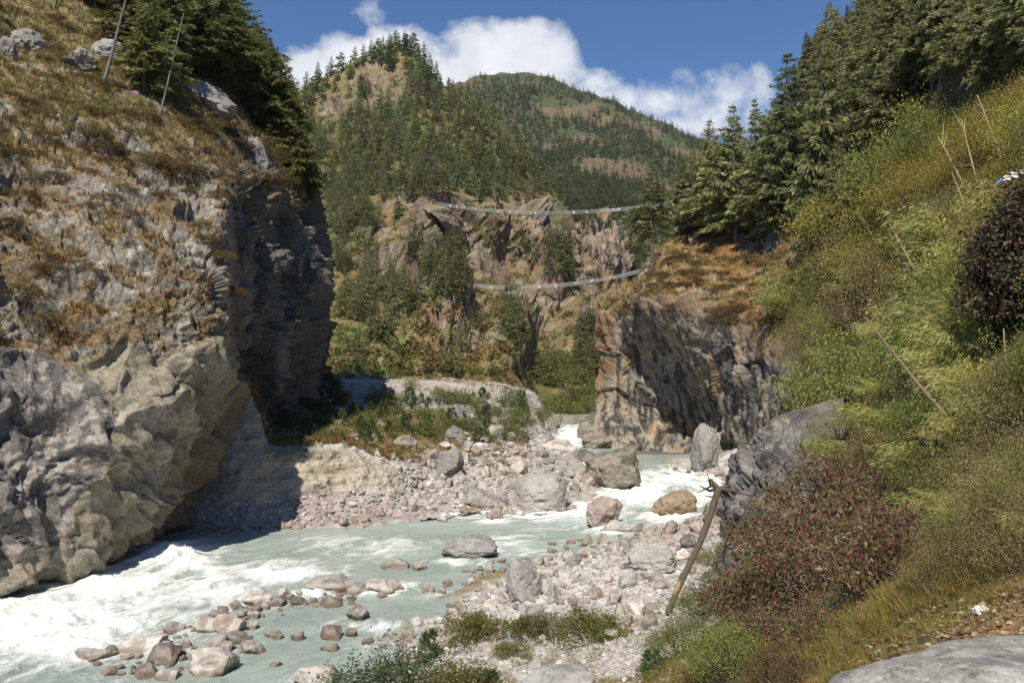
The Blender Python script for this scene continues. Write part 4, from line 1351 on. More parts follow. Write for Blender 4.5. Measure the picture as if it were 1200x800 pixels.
def shrub(mk, px, py, wpx, label, group=None, hr=1.0, v=None, names=('ground', 'rocky_hill'), sink=.05, tilt=None):
    h = hit(px, py, list(names) if names else None)
    if h is None: return None
    w = wpx * h[0].y / 1000 / 1.7
    s = (w, w, w * hr)
    return mk.put((h[0].x, h[0].y, h[0].z - sink * w), s, label, group, v, tilt=tilt)

LB = {'bam': 'feathery straw green bamboo clump', 'yel': 'autumn yellow leafy shrub', 'oli': 'dull olive brown shrub', 'grn': 'leafy green shrub'}
MKS = {'bam': mk_bam, 'yel': mk_yel, 'oli': mk_oli, 'grn': mk_grn}
poly = [(922, 362), (945, 328), (1000, 285), (1040, 228), (1100, 185), (1200, 140), (1290, 105), (1290, 660), (1200, 668), (1120, 665), (1085, 560), (1000, 505), (985, 478), (962, 470), (942, 430)]
pts = []
tries = 0
while tries < 5200 and len(pts) < 230:
    tries += 1
    px, py = random.uniform(860, 1290), random.uniform(60, 670)
    if not inpoly([px], [py], poly)[0]: continue
    if any((px - a) ** 2 + ((py - b) * 1.2) ** 2 < 31 ** 2 for a, b in pts): continue
    pts.append((px, py))
for px, py in sorted(pts, key=lambda p: p[1]):
    r = random.random()
    if py < 250:
        k = 'yel' if r < .62 else ('oli' if r < .85 else 'grn'); zn = 'high on the right slope below the firs'; w = random.choice([62, 80, 105, 135]) * random.uniform(.85, 1.15); hr = random.uniform(.85, 1.4)
    elif py < 330:
        k = 'yel' if r < .33 else ('oli' if r < .66 else 'bam'); zn = 'in the upper middle of the right slope'; w = random.choice([58, 75, 100, 130]) * random.uniform(.85, 1.15); hr = random.uniform(.8, 1.4)
    elif py < 520:
        if px > 1090 and 385 < py < 480 and r < .6: k = 'grn'
        else: k = 'bam' if r < .66 else ('oli' if r < .92 else 'grn')
        zn = 'on the steep middle of the right slope'; w = random.choice([62, 85, 115, 155]) * random.uniform(.85, 1.15); hr = random.uniform(.85, 1.5)
    else:
        k = 'bam' if r < .5 else ('oli' if r < .75 else 'grn'); zn = 'above the path at the right edge'; w = random.choice([70, 95, 125]) * random.uniform(.85, 1.15); hr = random.uniform(.85, 1.25)
    shrub(MKS[k], px, py, w, LB[k] + ' ' + zn, MKS[k].p[0].name.split('.')[0].replace('_', ' ') + 's ' + zn, hr)
# green and red shrubs under the outcrop, down to the beach
for px, py, w, k, lb in [
    (905, 560, 90, 'grn', 'bright green shrub hanging over the dark outcrop'), (962, 548, 100, 'grn', 'dark green shrub right of the dark outcrop'), (1035, 560, 110, 'oli', 'brown twiggy shrub behind the red leaved bushes'),
    (880, 612, 80, 'grn', 'yellow green shrub at the foot of the outcrop beside the log'), (930, 600, 95, 'grn', 'green shrub at the top left of the red leaved bushes'),
    (850, 668, 70, 'grn', 'green shrub right of the leaning log'), (838, 722, 95, 'grn', 'yellow green shrub below the log beside the gravel beach'), (800, 770, 90, 'grn', 'soft green shrub at the beach edge below the log'),
    (860, 790, 110, 'grn', 'yellow green small leaved shrub at the lower edge left of the red leaved bushes'), (790, 812, 70, 'yel', 'yellowing shrub at the bottom edge beside the beach'), (978, 520, 95, 'oli', 'olive shrub growing against the right end of the dark outcrop'), (1002, 548, 100, 'bam', 'straw bamboo clump right of the dark outcrop'), (962, 500, 60, 'oli', 'low olive shrub on top of the dark outcrop'),
    (880, 700, 70, 'grn', 'green shrub between the log and the red leaved bushes')]:
    shrub(MKS[k], px, py, w, lb, None, .9)
for px, py, yy, s_, k, lb in [(985, 512, 34.5, 1.5, 'oli', 'olive shrub hanging over the right end of the dark outcrop'), (965, 540, 34.0, 1.1, 'grn', 'green shrub hanging low over the right end of the dark outcrop')]:
    MKS[k].put(P(px, py, yy), (s_, s_, s_ * .9), lb)
for px, py, w, lb in [(905, 660, 120, 'red and green leaved bush nearest the log'), (960, 690, 170, 'largest maroon leaved bush in the middle of the thicket'), (1030, 690, 160, 'maroon leaved bush above the dry grass near the path'),
                      (1075, 660, 120, 'maroon leaved bush at the right end of the thicket'), (890, 735, 130, 'maroon leaved bush low at the left of the thicket'), (985, 610, 150, 'greenish maroon bush at the top of the thicket'),
                      (940, 760, 110, 'small maroon bush at the bottom of the thicket'), (1050, 600, 110, 'twiggy maroon bush at the upper right of the thicket'), (915, 800, 80, 'bright red tinged low bush at the bottom edge')]:
    shrub(mk_red, px, py, w, lb, None, 1.0)
# yellow trees' neighbours at the bottom left corner and shrubs standing on the beach
for px, py, w, k, lb in [(1100, 690, 90, 'oli', 'grey olive shrub at the edge of the path grass'), (1140, 672, 90, 'oli', 'olive shrub just behind the white paper'), (1130, 610, 110, 'bam', 'straw green bamboo clump right of the maroon thicket'), (1185, 640, 110, 'oli', 'dry olive shrub at the right edge above the path'),
                         (1090, 575, 100, 'grn', 'yellow green shrub between the maroon thicket and the bamboo'), (1200, 600, 120, 'bam', 'straw coloured bamboo clump at the right edge above the path')]:
    shrub(MKS[k], px, py, w, lb, None, .9)
mk_dk = protos('glossy_shrub', 'shrub', [bush(570, 1.0, .8, 60, 130, .055, .42, [(.055, .085, .03), (.08, .115, .045), (.12, .15, .07), (.05, .07, .03)], None, .12)], M_SHINY)
mk_mix = protos('autumn_shrub', 'shrub', [bush(580 + k, 1.0, .95, 50, 120, .06, .55, [(.14, .16, .04), (.20, .19, .05), (.10, .13, .035), (.27, .12, .05), (.25, .20, .05)], [4, 3, 3, 1.2, 1.5], .12) for k in range(2)], M_LEAF)
shrub(mk_dk, 468, 838, 165, 'dark glossy green shrub at the bottom edge left of the beach', None, .82, names=('ground',))
shrub(mk_mix, 425, 845, 90, 'yellowing low shrub left of the dark glossy shrub', None, .6, names=('ground',))
shrub(mk_mix, 540, 826, 90, 'yellow and red shrub right of the dark glossy shrub', None, .95, names=('ground',))
shrub(mk_mix, 558, 752, 82, 'rounded yellow green shrub on the beach, leftmost of the row', None, .75, names=('ground',))
shrub(mk_mix, 630, 746, 62, 'smallest yellow green shrub in the row on the beach', None, .78, names=('ground',))
shrub(mk_mix, 690, 748, 84, 'reddish green shrub on the beach, rightmost of the row', None, .72, names=('ground',))
shrub(mk_mix, 600, 768, 40, 'tiny yellow shrub among stones below the beach row', None, .7, names=('ground',))
mk_brn = protos('dark_leaf_shrub', 'shrub', [bush(575, 2.6, 1.0, 120, 190, .075, .5, [(.06, .045, .028), (.085, .05, .034), (.09, .10, .042), (.13, .05, .035)], [3, 2, 2, .6], .05, True, 1.0, None, -.5, (.045, .032, .024))], leaf_mat('dark_leaves', .2, .5, .2, .01, .3))
h = hit(1216, 400, ['ground'])
DKY = h[0].y
mk_brn.put(h[0], (.076 * DKY,) * 3, 'very dark brown leaved shrub at the right edge with glossy leaves')
mk_brn.close()
for M in (mk_bam, mk_yel, mk_oli, mk_grn, mk_red, mk_dk, mk_mix): M.close()
# soft young pines
def seedling(seed):
    rng = np.random.default_rng(seed)
    S, C = QB(), QB()
    S.tube([(0, 0, -.05), (.02, 0, .5), (0, .01, 1)], [.025, .018, .008], (.16, .12, .09), 5)
    for k in range(9):
        z = .12 + .85 * k / 9
        for b in range(5):
            a = rng.uniform(0, 2 * PI); l = .42 * (1.05 - z) + .08
            d = np.array([math.cos(a), math.sin(a), .45])
            p0 = np.array([0, 0, z]); n = 46
            t = rng.uniform(.25, 1, n)
            p = p0 + d * (l * t)[:, None]
            dd = d * .8 + rdir(rng, n) * .8
            ln = rng.uniform(.09, .17, n)
            C.add(leaf_quads(p, dd, rdir(rng, n), ln, ln * .13), pal(rng, n, [(.12, .17, .055), (.17, .215, .08), (.09, .13, .04)]))
    return S, C
mk_pin = protos('young_pine', 'tree', [seedling(600 + k) for k in range(3)], M_NEEDLE, ('trunk', 'crown'))
shrub(mk_pin, 503, 778, 62, 'upright young pine behind the dark glossy shrub', None, 1.15, names=('ground',))
shrub(mk_pin, 575, 818, 60, 'soft young pine at the bottom edge beside the flat grey rock', None, 1.0, names=('ground',))
shrub(mk_pin, 765, 800, 70, 'soft young pine at the beach edge below the log', None, 1.0, names=('ground',))
shrub(mk_pin, 1018, 560, 74, 'blue green young pine between the outcrop and the maroon bushes', None, 1.1)
shrub(mk_pin, 985, 560, 60, 'small blue green young pine right of the dark outcrop', None, 1.1)
# green growth on the left terrace
mk_ter = protos('terrace_shrub', 'shrub', [bush(620 + k, 1.0, .75, 20, 70, .10, .5, [(.15, .185, .05), (.19, .215, .06), (.25, .245, .075), (.11, .14, .036)], None, .17) for k in range(3)], M_LEAF)
tp = [(300, 485), (360, 478), (392, 470), (395, 452), (430, 448), (520, 452), (600, 462), (636, 490), (610, 520), (560, 520), (520, 520), (470, 512), (440, 525), (400, 520), (340, 512)]
pts = []
tries = 0
while tries < 4000 and len(pts) < 120:
    tries += 1
    px, py = random.uniform(295, 640), random.uniform(434, 525)
    ok = inpoly([px], [py], tp)[0]
    if py < 446 and 380 < px < 620: ok = True
    if not ok or (446 < py < 466 and random.random() < .93): continue
    if any((px - a) ** 2 + ((py - b) * 2) ** 2 < 11 ** 2 for a, b in pts): continue
    pts.append((px, py))
for px, py in pts:
    h = hit(px, py, ['river_bank', 'cliff', 'mountain'])
    if h is None or h[3] == 'cliff': continue
    hp = random.uniform(8, 19) if py > 470 else random.uniform(6, 11)
    s = hp * h[0].y / 1000
    if py < 450: lb = 'low green bush along the top of the white scarp'
    elif px < 400: lb = 'green bush in the clump at the foot of the shaded cliff'
    else: lb = 'green bush on the grassy terrace below the white scarp'
    if random.random() < .35 and py > 450:
        mk_pin.put((h[0].x, h[0].y, h[0].z), (s * 1.1, s * 1.1, s * 1.25), lb.replace('green bush', 'young green pine').replace('low ', 'small '), lb.replace('green bush', 'young pines').replace('low ', ''))
    else:
        mk_ter.put((h[0].x, h[0].y, h[0].z - .05), (s * 1.25, s * 1.25, s), lb, lb.replace('a ', '').replace('bush', 'bushes'))
for px, py, hp in [(385, 487, 42), (372, 492, 32), (362, 485, 30), (345, 490, 30)]:
    h = hit(px, py, ['river_bank'])
    if h: mk_pin.put(h[0], (hp * h[0].y / 1000 * 1.2,) * 3, 'young pine in the shadow at the foot of the dark cliff', 'young pines in the cliff shadow')
for k in range(26):
    px, py = random.uniform(640, 700), random.uniform(425, 492)
    h = hit(px, py, ['ground', 'mountain', 'river_bank', 'rocky_hill'])
    if h is None or h[3] == 'rocky_hill': continue
    s = random.uniform(9, 20) * h[0].y / 1000
    mk_ter.put((h[0].x, h[0].y, h[0].z - .1), (s * 1.2, s * 1.2, s), 'green bush growing in the gorge mouth beside the far rapid', 'bushes of the gorge mouth')
mk_ter.close(); mk_pin.close()
# dark bushes and brown heath on the left cliff
mk_hth = protos('heath_shrub', 'shrub', [bush(640 + k, .8, 1.0, 40, 90, .075, .4, [(.15, .12, .045), (.19, .14, .05), (.11, .105, .035), (.18, .10, .05)], None, .12) for k in range(3)], M_LEAF)
for px, py, w, lb in [(240, 152, 44, 'dark green bush under the grove, left one of the pair'), (272, 158, 42, 'olive bush under the grove, right one of the pair'), (205, 205, 70, 'dark heath bush on the ledge in the middle of the left cliff'), (180, 196, 50, 'brown heath bush at the left end of the cliff ledge'),
                      (100, 160, 52, 'brown heath tuft overhanging a dark crack on the left cliff'), (125, 178, 44, 'brown heath tuft just below the overhanging tuft'), (255, 100, 40, 'rust brown bush beside the grove shadow'), (85, 75, 40, 'olive heath bush beside the grey rocks on the brow'),
                      (315, 185, 40, 'russet bush at the right end of the cliff brow'), (325, 215, 40, 'green bush leaning over the shaded cliff'), (60, 320, 50, 'straw brown tuft beside the long crack of the left cliff'), (270, 345, 34, 'rust tuft on the sharp corner of the left cliff'),
                      (60, 380, 50, 'brown tuft above the dark boulder at the left edge'), (20, 350, 60, 'straw coloured tuft at the left edge of the picture')]:
    shrub(mk_hth, px, py, w, lb, None, .75, names=('cliff',))
pts = []
tries = 0
while tries < 3000 and len(pts) < 110:
    tries += 1
    px, py = random.uniform(-30, 330), random.uniform(0, 330)
    if any((px - a) ** 2 + (py - b) ** 2 < 17 ** 2 for a, b in pts): continue
    if py > 230 and random.random() < .5: continue
    h = hit(px, py, ['cliff'])
    if h is None or h[1].z < .25 or px > 262 and py > 225: continue
    pts.append((px, py))
    w = random.uniform(16, 34) * h[0].y / 1000 / 1.7
    zn = 'on the upper grassy slope of the left cliff' if py < 140 else 'in the cracks of the lichen covered left cliff'
    mk_hth.put((h[0].x, h[0].y, h[0].z - .1 * w), (w, w, w * random.uniform(.5, .9)), 'low olive brown heath tuft ' + zn, 'heath tufts ' + zn)
pts = []
for _ in range(900):
    if len(pts) >= 46: break
    px, py = random.uniform(706, 925), random.uniform(262, 378)
    if any((px - a) ** 2 + ((py - b) * 1.4) ** 2 < 15 ** 2 for a, b in pts): continue
    h = hit(px, py, ['rocky_hill', 'ground'])
    if h is None or h[3] != 'rocky_hill' or h[1].z < .3: continue
    pts.append((px, py))
    w = random.uniform(14, 34) * h[0].y / 1000 / 1.7
    mk_hth.put((h[0].x, h[0].y, h[0].z - .1 * w), (w, w, w * random.uniform(.5, .9)), 'low heath bush on the rust coloured crown of the headland', 'heath bushes on the headland')
mk_hth.close()

# ------------------------------------------------------------------ grass
rng = np.random.default_rng(77)
DRY = [(.35, .28, .15), (.28, .21, .10), (.40, .33, .19), (.22, .175, .075)]
GV_ = [tuft_quads(rng, 20, 1.0, .35, DRY, None, .07) for _ in range(4)]
V = LC.V.reshape(-1, 3); dm = LC_dry.reshape(-1); nz_ = LC_nr[..., 2].reshape(-1); lx = LC.px.reshape(-1); ly = LC.py.reshape(-1)
p = dm * (nz_ > .1) * ((lx < 345) & (ly > -40)) * np.where(ly > 215, .38, 1.0)
n = 13000
idx = rng.choice(len(V), n, p=p / p.sum())
pos = V[idx] + rng.normal(0, .12, (n, 3)) * [1, 1, 0]
tint = np.where((ly[idx] < 170)[:, None] & (rng.random((n, 1)) < .5), np.array([[.85, .95, .58]]), np.array([[1.0, .9, .85]])) * rng.uniform(.65, 1.1, (n, 1))
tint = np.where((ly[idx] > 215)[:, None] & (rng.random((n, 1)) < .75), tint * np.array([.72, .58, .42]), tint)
scatter('cliff_grass', GV_, pos, rng.uniform(.25, .62, n), tint, M_GRASS, rng)
# moss tufts and scrub on the headland
V = HD.V.reshape(-1, 3); tt = HD_top.reshape(-1); nn = (HD.normals() * HD.sign)[..., 2].reshape(-1)
p = tt * (nn > .2)
n = 2600
idx = rng.choice(len(V), n, p=p / p.sum())
cl = np.array([(1.0, .85, .7), (1.0, .62, .45), (.62, .75, .42), (1.0, 1.0, .9)])[rng.choice(4, n, p=[.36, .16, .28, .2])]
HVv = [tuft_quads(rng, 22, 1.0, .5, DRY, None, .16, .8) for _ in range(3)]
scatter('headland_scrub', HVv, V[idx], rng.uniform(.35, 1.0, n), cl * .85, M_GRASS, rng)
ps, sc_, tn = [], [], []
for _ in range(2200):
    px, py = rng.uniform(690, 1290), rng.uniform(90, 660)
    h = hit(px, py, ['ground', 'rocky_hill', 'mountain', 'cliff', 'river_bank'])
    if h is None or h[3] not in ('ground',) or h[0].z < 3.2 + .0 * h[0].y: continue
    ps.append(tuple(h[0])); sc_.append(rng.uniform(.006, .014) * h[0].y); tn.append([(1, .95, .8), (.7, .8, .45), (.85, .7, .5)][rng.integers(3)])
scatter('hillside_grass', GV_, ps, sc_, np.array(tn), M_GRASS, rng)
# terrace grass
V = BK.V.reshape(-1, 3); vv = BK.v.reshape(-1); uu_ = BK.u.reshape(-1)
p = (((vv > 3.05) & (vv < 4.95)) | (vv > 6.05)) * (uu_ < 8.6) * (uu_ > 2.5) * 1.0
n = 3000
idx = rng.choice(len(V), n, p=p / p.sum())
cl = np.array([(.8, .85, .5), (.95, .62, .42), (1, .95, .8)])[rng.choice(3, n, p=[.5, .28, .22])]
scatter('terrace_grass', HVv, V[idx], rng.uniform(.25, .6, n), cl, M_GRASS, rng)
# dry grass beside the path, near the camera
NG = [tuft_quads(rng, 46, 1.0, .3, [(.36, .28, .13), (.28, .23, .09), (.20, .20, .07), (.15, .17, .05)], None, .022, .55) for _ in range(4)]
ps, sc_, tn = [], [], []
for _ in range(3800):
    px, py = rng.uniform(880, 1290), rng.uniform(575, 830)
    edge = np.interp(px, [880, 1000, 1080, 1130, 1200, 1290], [830, 792, 745, 722, 690, 660])
    if py > edge + abs(rng.normal(0, 9)) - 2 or (py < edge - 75 and rng.random() < .75): continue
    h = hit(px, py, ['ground'])
    if h is None or h[0].y > 30: continue
    ps.append(tuple(h[0])); sc_.append(rng.uniform(.10, .30) * (1.0 if py < edge - 25 else .6))
    g = rng.random(); tn.append((1.15, 1.05, .9) if g < .7 else ((.85, .95, .6) if g < .82 else (1.1, .85, .6)))
for _ in range(900):
    x, y = rng.uniform(2.5, 11), rng.uniform(.5, 9.5)
    if x < .72 * y: continue
    h = drop(x, y, ['ground'])
    if h is None: continue
    ps.append(tuple(h[0])); sc_.append(rng.uniform(.12, .32)); tn.append((1.1, 1.0, .8))
scatter('path_grass', NG, ps, sc_, np.array(tn), M_GRASS, rng)
ps, sc_ = [], []
for _ in range(500):
    px, py = rng.uniform(520, 830), rng.uniform(725, 830)
    if vnoise(np.array([px * .05, py * .09, 0]), 4) < .1: continue
    h = hit(px, py, ['ground', 'river'])
    if h is None or h[3] != 'ground': continue
    ps.append(tuple(h[0])); sc_.append(rng.uniform(.2, .45))
scatter('beach_grass', NG, ps, sc_, np.tile([(.95, .95, .75)], (len(ps), 1)), M_GRASS, rng)
# ------------------------------------------------------------------ boulders and stones
def ico(sub):
    t = (1 + 5 ** .5) / 2
    V = [(-1, t, 0), (1, t, 0), (-1, -t, 0), (1, -t, 0), (0, -1, t), (0, 1, t), (0, -1, -t), (0, 1, -t), (t, 0, -1), (t, 0, 1), (-t, 0, -1), (-t, 0, 1)]
    F = [(0, 11, 5), (0, 5, 1), (0, 1, 7), (0, 7, 10), (0, 10, 11), (1, 5, 9), (5, 11, 4), (11, 10, 2), (10, 7, 6), (7, 1, 8), (3, 9, 4), (3, 4, 2), (3, 2, 6), (3, 6, 8), (3, 8, 9), (4, 9, 5), (2, 4, 11), (6, 2, 10), (8, 6, 7), (9, 8, 1)]
    V = [list(np.array(v) / np.linalg.norm(v)) for v in V]
    for _ in range(sub):
        cache, G = {}, []
        def m(a, b):
            k = (min(a, b), max(a, b))
            if k not in cache:
                p = np.array(V[a]) + np.array(V[b]); V.append(list(p / np.linalg.norm(p))); cache[k] = len(V) - 1
            return cache[k]
        for a, b, c in F:
            x, y, z = m(a, b), m(b, c), m(c, a)
            G += [(a, x, z), (b, y, x), (c, z, y), (x, y, z)]
        F = G
    return np.array(V), np.array(F)
ICO4, ICO5, ICO2 = ico(4), ico(5), ico(2)

def rock_shape(seed, base, cuts=14, soft=.05, rough=.05, big=.12, cutd=(.55, .95)):
    """water worn stone: a ball with flats cut into it, edges rounded, then roughened"""
    rng = np.random.default_rng(seed)
    V = base[0].copy()
    r = 1.0 / (np.abs(V) ** 3.4).sum(1) ** (1 / 3.4) * .86
    nrm = rdir(rng, cuts)
    ds = rng.uniform(*cutd, cuts)
    for n_, d_ in zip(nrm, ds):
        dot = V @ n_
        lim = np.where(dot > .05, d_ / np.maximum(dot, .05), 9)
        k = soft
        h = np.clip(.5 + .5 * (lim - r) / k, 0, 1)
        r = lim * (1 - h) + r * h - k * h * (1 - h)
    r = r * (1 + big * fbm(V * 1.3 + seed, 3, seed) + rough * fbm(V * 4.0 + seed, 4, seed + 3) + rough * .5 * ridged(V * 2.6 + seed, 3, seed + 5))
    return V * r[:, None]

M_ROCK = rock_mat('river_stone', .55, .75, .55, .05, crack=.12, objrand=True, wet=True)
GREY = (.46, .445, .43)
RMESH = []
for k in range(14):
    V = rock_shape(700 + k, ICO4, 18, .022, .055, .13, (.46, .88))
    V = V * (1 + .05 * facets(V * 2.4 + k, 30 + k)[0])[:, None]
    n_ = fbm(V * 2.2, 4, 710 + k)
    me = mesh_np('boulder', V, ICO4[1], mix(GREY, (.30, .275, .26), sstep(-.1, .35, n_)), True)
    me.materials.append(M_ROCK)
    RMESH.append(me)
rng = np.random.default_rng(91)
TAKEN = []
def boulder(px, py, wpx, hpx, label, group=None, mesh=None, names=('ground', 'river_bank', 'river', 'rocky_hill'), depth=None, sink=.22, rz=None, tilt=.25, cat='rock', name='boulder'):
    """px,py: foot of the stone as the photo shows it"""
    h = hit(px, py, list(names))
    if h is None: return None
    loc = h[0]
    w = wpx * loc.y / 1000 / 2 * 1.1; hh = hpx * loc.y / 1000 / 2 * 1.45
    sink = sink + .13
    dp = (depth or rng.uniform(.75, 1.1)) * w
    me = mesh or RMESH[rng.integers(len(RMESH))]
    o = link(name, me)
    o.location = (loc.x, loc.y + dp * .55, loc.z + hh * (1 - sink * 2))
    o.scale = (w, dp, hh)
    o.rotation_euler = (rng.normal(0, tilt * .5), rng.normal(0, tilt * .5), rng.uniform(-.5, .5) if rz is None else rz)
    TAKEN.append((px, py - hpx * .4, max(wpx, hpx) * .5))
    return tag(o, label, cat, group)

def big_mesh(seed, col, col2, cuts=16, rough=.07, big=.16, soft=.03, dark=None):
    V = rock_shape(seed, ICO5, cuts, soft, rough, big, (.5, .92))
    fa_, fe_ = facets(V * 2.1 + seed, seed)
    V = V * (1 + (.4 + 3 * max(0, rough - .06)) * (.16 * fa_ + .10 * facets(V * 4.7 + seed, seed + 1)[0] - .07 * (1 - sstep(0, .12, fe_))))[:, None]
    V = V * (1 + .03 * ridged(V * 5 + seed, 4, seed + 9) + .02 * fbm(V * 11, 3, seed))[:, None]
    n_ = fbm(V * 1.8, 5, seed + 1, .62)
    c = mix(col, col2, sstep(-.15, .3, n_))
    if dark is not None:
        c = mix(c, dark, sstep(.12, .4, fbm(V * 2.5 + 7, 4, seed + 2)))
    me = mesh_np('boulder', V, ICO5[1], c, True)
    me.materials.append(M_BIG)
    return me
M_BIG = rock_mat('boulder_rock', .5, .8, .7, .1, crack=.2, wet=True)

boulder(728, 573, 80, 54, 'huge brown grey boulder standing at the narrows of the river', None, big_mesh(801, (.30, .26, .22), (.21, .19, .165), 18, .08, .2, .04, (.13, .115, .09)), depth=.8, sink=.12, rz=.2, tilt=.05)
boulder(632, 598, 84, 40, 'large pale boulder with a sloping top on the far waterline', None, big_mesh(802, (.42, .39, .36), (.30, .275, .25), 12, .05), depth=.8, sink=.14, rz=-.3, tilt=.1)
boulder(545, 653, 70, 29, 'long flat topped grey boulder alone in the river', None, big_mesh(803, (.34, .32, .31), (.26, .245, .24), 12, .05), depth=.7, sink=.24, rz=.1, tilt=.06)
boulder(617, 700, 42, 42, 'upright wedge of banded grey rock at the water edge', None, big_mesh(804, (.36, .34, .32), (.25, .24, .23), 10, .05), depth=.9, sink=.1, rz=.7, tilt=.1)
boulder(768, 668, 58, 30, 'broad smooth grey slab among the beach stones', None, big_mesh(805, (.40, .385, .36), (.33, .315, .295), 9, .03, .1), depth=1.0, sink=.2, tilt=.1)
boulder(712, 615, 44, 30, 'pink brown boulder at the river bend beside a white one', None, big_mesh(806, (.42, .34, .30), (.33, .26, .235), 12, .04), sink=.15)
boulder(722, 622, 36, 14, 'low whitish boulder in front of the pink brown one', None, big_mesh(807, (.54, .51, .48), (.46, .43, .40), 8, .03), sink=.25)
boulder(788, 602, 56, 28, 'tilted brown boulder in the rapid right of the river bend', None, big_mesh(808, (.34, .26, .19), (.24, .17, .11), 12, .05), sink=.2, tilt=.5)
boulder(579, 608, 22, 15, 'small dark brown boulder poking out of the river near the far bank')
boulder(518, 611, 16, 7, 'low ochre stone just breaking the river surface')
boulder(830, 552, 40, 50, 'jagged grey block leaning on the headland foot', None, big_mesh(809, (.32, .30, .28), (.22, .205, .19), 14, .08), sink=.1, tilt=.3)
boulder(806, 605, 0.1, .1, 'x') if False else None
boulder(848, 612, 40, 34, 'brownish boulder below the log roots', None, big_mesh(810, (.36, .31, .27), (.26, .22, .19), 12, .05), sink=.2)
boulder(536, 499, 19, 24, 'dark standing stone on the terrace edge', None, big_mesh(811, (.24, .235, .235), (.19, .185, .185), 10, .04), sink=.08, tilt=.05)
boulder(534, 517, 26, 20, 'dark block right under the standing stone', None, big_mesh(812, (.26, .25, .24), (.2, .19, .18), 12, .06), sink=.15)
boulder(472, 523, 32, 18, 'rounded grey boulder in the red grass of the terrace')
boulder(524, 560, 44, 34, 'big angular dark boulder on the debris slope', None, big_mesh(813, (.28, .265, .25), (.2, .19, .18), 14, .07), sink=.15)
boulder(505, 540, 30, 22, 'dark angular boulder left of the big one on the debris slope')
boulder(655, 530, 44, 20, 'grey boulder at the water edge where the river comes into view')
boulder(684, 541, 34, 16, 'grey brown boulder on the tip of the debris bank')
boulder(560, 594, 60, 26, 'low wide boulder on the waterline left of the pale one', None, big_mesh(814, (.36, .33, .31), (.27, .24, .225), 12, .05), sink=.25)
boulder(602, 592, 34, 24, 'grey boulder touching the pale boulder on the waterline')
# the bar of stones in the near river
for px, py, w, hh, lb in [(240, 793, 70, 30, 'large whitish boulder with a brown foot in the near stone bar'), (166, 764, 60, 22, 'flat grey slab in the near stone bar'), (186, 779, 46, 24, 'rounded grey boulder in front of the flat grey slab'), (104, 775, 52, 15, 'low brown stained stone at the left end of the near stone bar'),
    (292, 766, 36, 20, 'pale pinkish stone right of the near stone bar'), (170, 794, 36, 20, 'stone at the bottom of the near stone bar'), (196, 797, 30, 16, 'whitish stone beside the bottom of the near bar'), (268, 741, 40, 24, 'pointed pale and rust stone behind the bar'), (236, 741, 34, 20, 'red brown stone in the middle of the bar'),
    (203, 742, 30, 16, 'grey stone along the back of the bar'), (246, 760, 30, 15, 'brown wet stone inside the bar'), (275, 752, 34, 15, 'grey stone next to the pale and rust stone'), (300, 709, 36, 19, 'grey boulder where the stone row bends'), (324, 711, 22, 10, 'small flat pale stone behind the bend boulder'), (345, 708, 24, 11, 'small flat grey stone in the stone row'),
    (382, 690, 62, 20, 'long dark brown boulder washed by the rapid'), (440, 692, 44, 17, 'tilted brown boulder right of the long dark one'), (420, 695, 28, 15, 'grey stone between the two dark boulders'), (462, 667, 36, 13, 'flat pinkish stone alone in midstream'), (490, 668, 20, 15, 'blocky stone right of the flat pinkish one'),
    (386, 711, 30, 16, 'grey angular stone in the stone row'), (420, 727, 32, 21, 'cracked pale boulder in the calm shallows'), (386, 750, 32, 18, 'dark boulder in the calm shallows'), (412, 746, 18, 12, 'small grey stone beside the dark shallows boulder'), (320, 747, 24, 12, 'greenish brown stone in the shallows'), (347, 750, 16, 12, 'small tan stone in the shallows'),
    (364, 805, 52, 28, 'grey boulder cut by the bottom edge of the picture'), (322, 781, 16, 6, 'wet black stone at the water surface'), (384, 762, 22, 8, 'rust stone just under the dark boulder'), (500, 693, 18, 8, 'red brown stone in the midstream shallows'), (530, 720, 20, 8, 'pale stone at the beach water edge'), (575, 692, 26, 10, 'dark wet stone off the wedge rock')]:
    boulder(px, py, w, hh, lb, rz=rng.uniform(-.3, .3), sink=.24)

def fill(polyg, n, smin, smax, label, group, names, asp=(.55, .9), gap=.72):
    c = 0
    xs = [p[0] for p in polyg]; ys = [p[1] for p in polyg]
    sizes = sorted(smin + (smax - smin) * rng.random(n) ** 2.2)[::-1]
    for s in sizes:
        for _ in range(90):
            px, py = rng.uniform(min(xs), max(xs)), rng.uniform(min(ys), max(ys))
            if not inpoly([px], [py], polyg)[0]: continue
            if any((px - a) ** 2 + ((py - s * .2 - b) * 1.5) ** 2 < ((s * .5 + r) * gap) ** 2 for a, b, r in TAKEN): continue
            if boulder(px, py, s, s * rng.uniform(*asp), label, group, names=names, sink=.2, rz=rng.uniform(0, 6), tilt=.6) is not None:
                c += 1
                break
    return c
for px, py, w, hh, lb in [(690, 514, 30, 24, 'brown rock at the foot of the headland beside the far rapid'), (700, 525, 34, 20, 'pinkish block on the right side of the far rapid'), (676, 497, 22, 12, 'dark rock where the far rapid comes out of the gorge'), (650, 500, 24, 16, 'pale boulder left of the far rapid')]:
    boulder(px, py, w, hh, lb, None, big_mesh(860 + px, (.30, .255, .215), (.19, .165, .145), 12, .08))
nb = 0
nb += fill([(205, 742), (290, 700), (380, 690), (470, 684), (470, 696), (390, 712), (310, 722), (285, 768), (200, 800), (80, 778), (150, 752)], 34, 7, 24, 'small river worn stone in the near stone bar', 'small stones of the near bar', ('river', 'ground'))
nb += fill([(470, 730), (560, 705), (640, 660), (640, 690), (560, 725), (480, 745)], 12, 7, 20, 'stone in the shallow water off the beach', 'stones in the shallows off the beach', ('river', 'ground'))
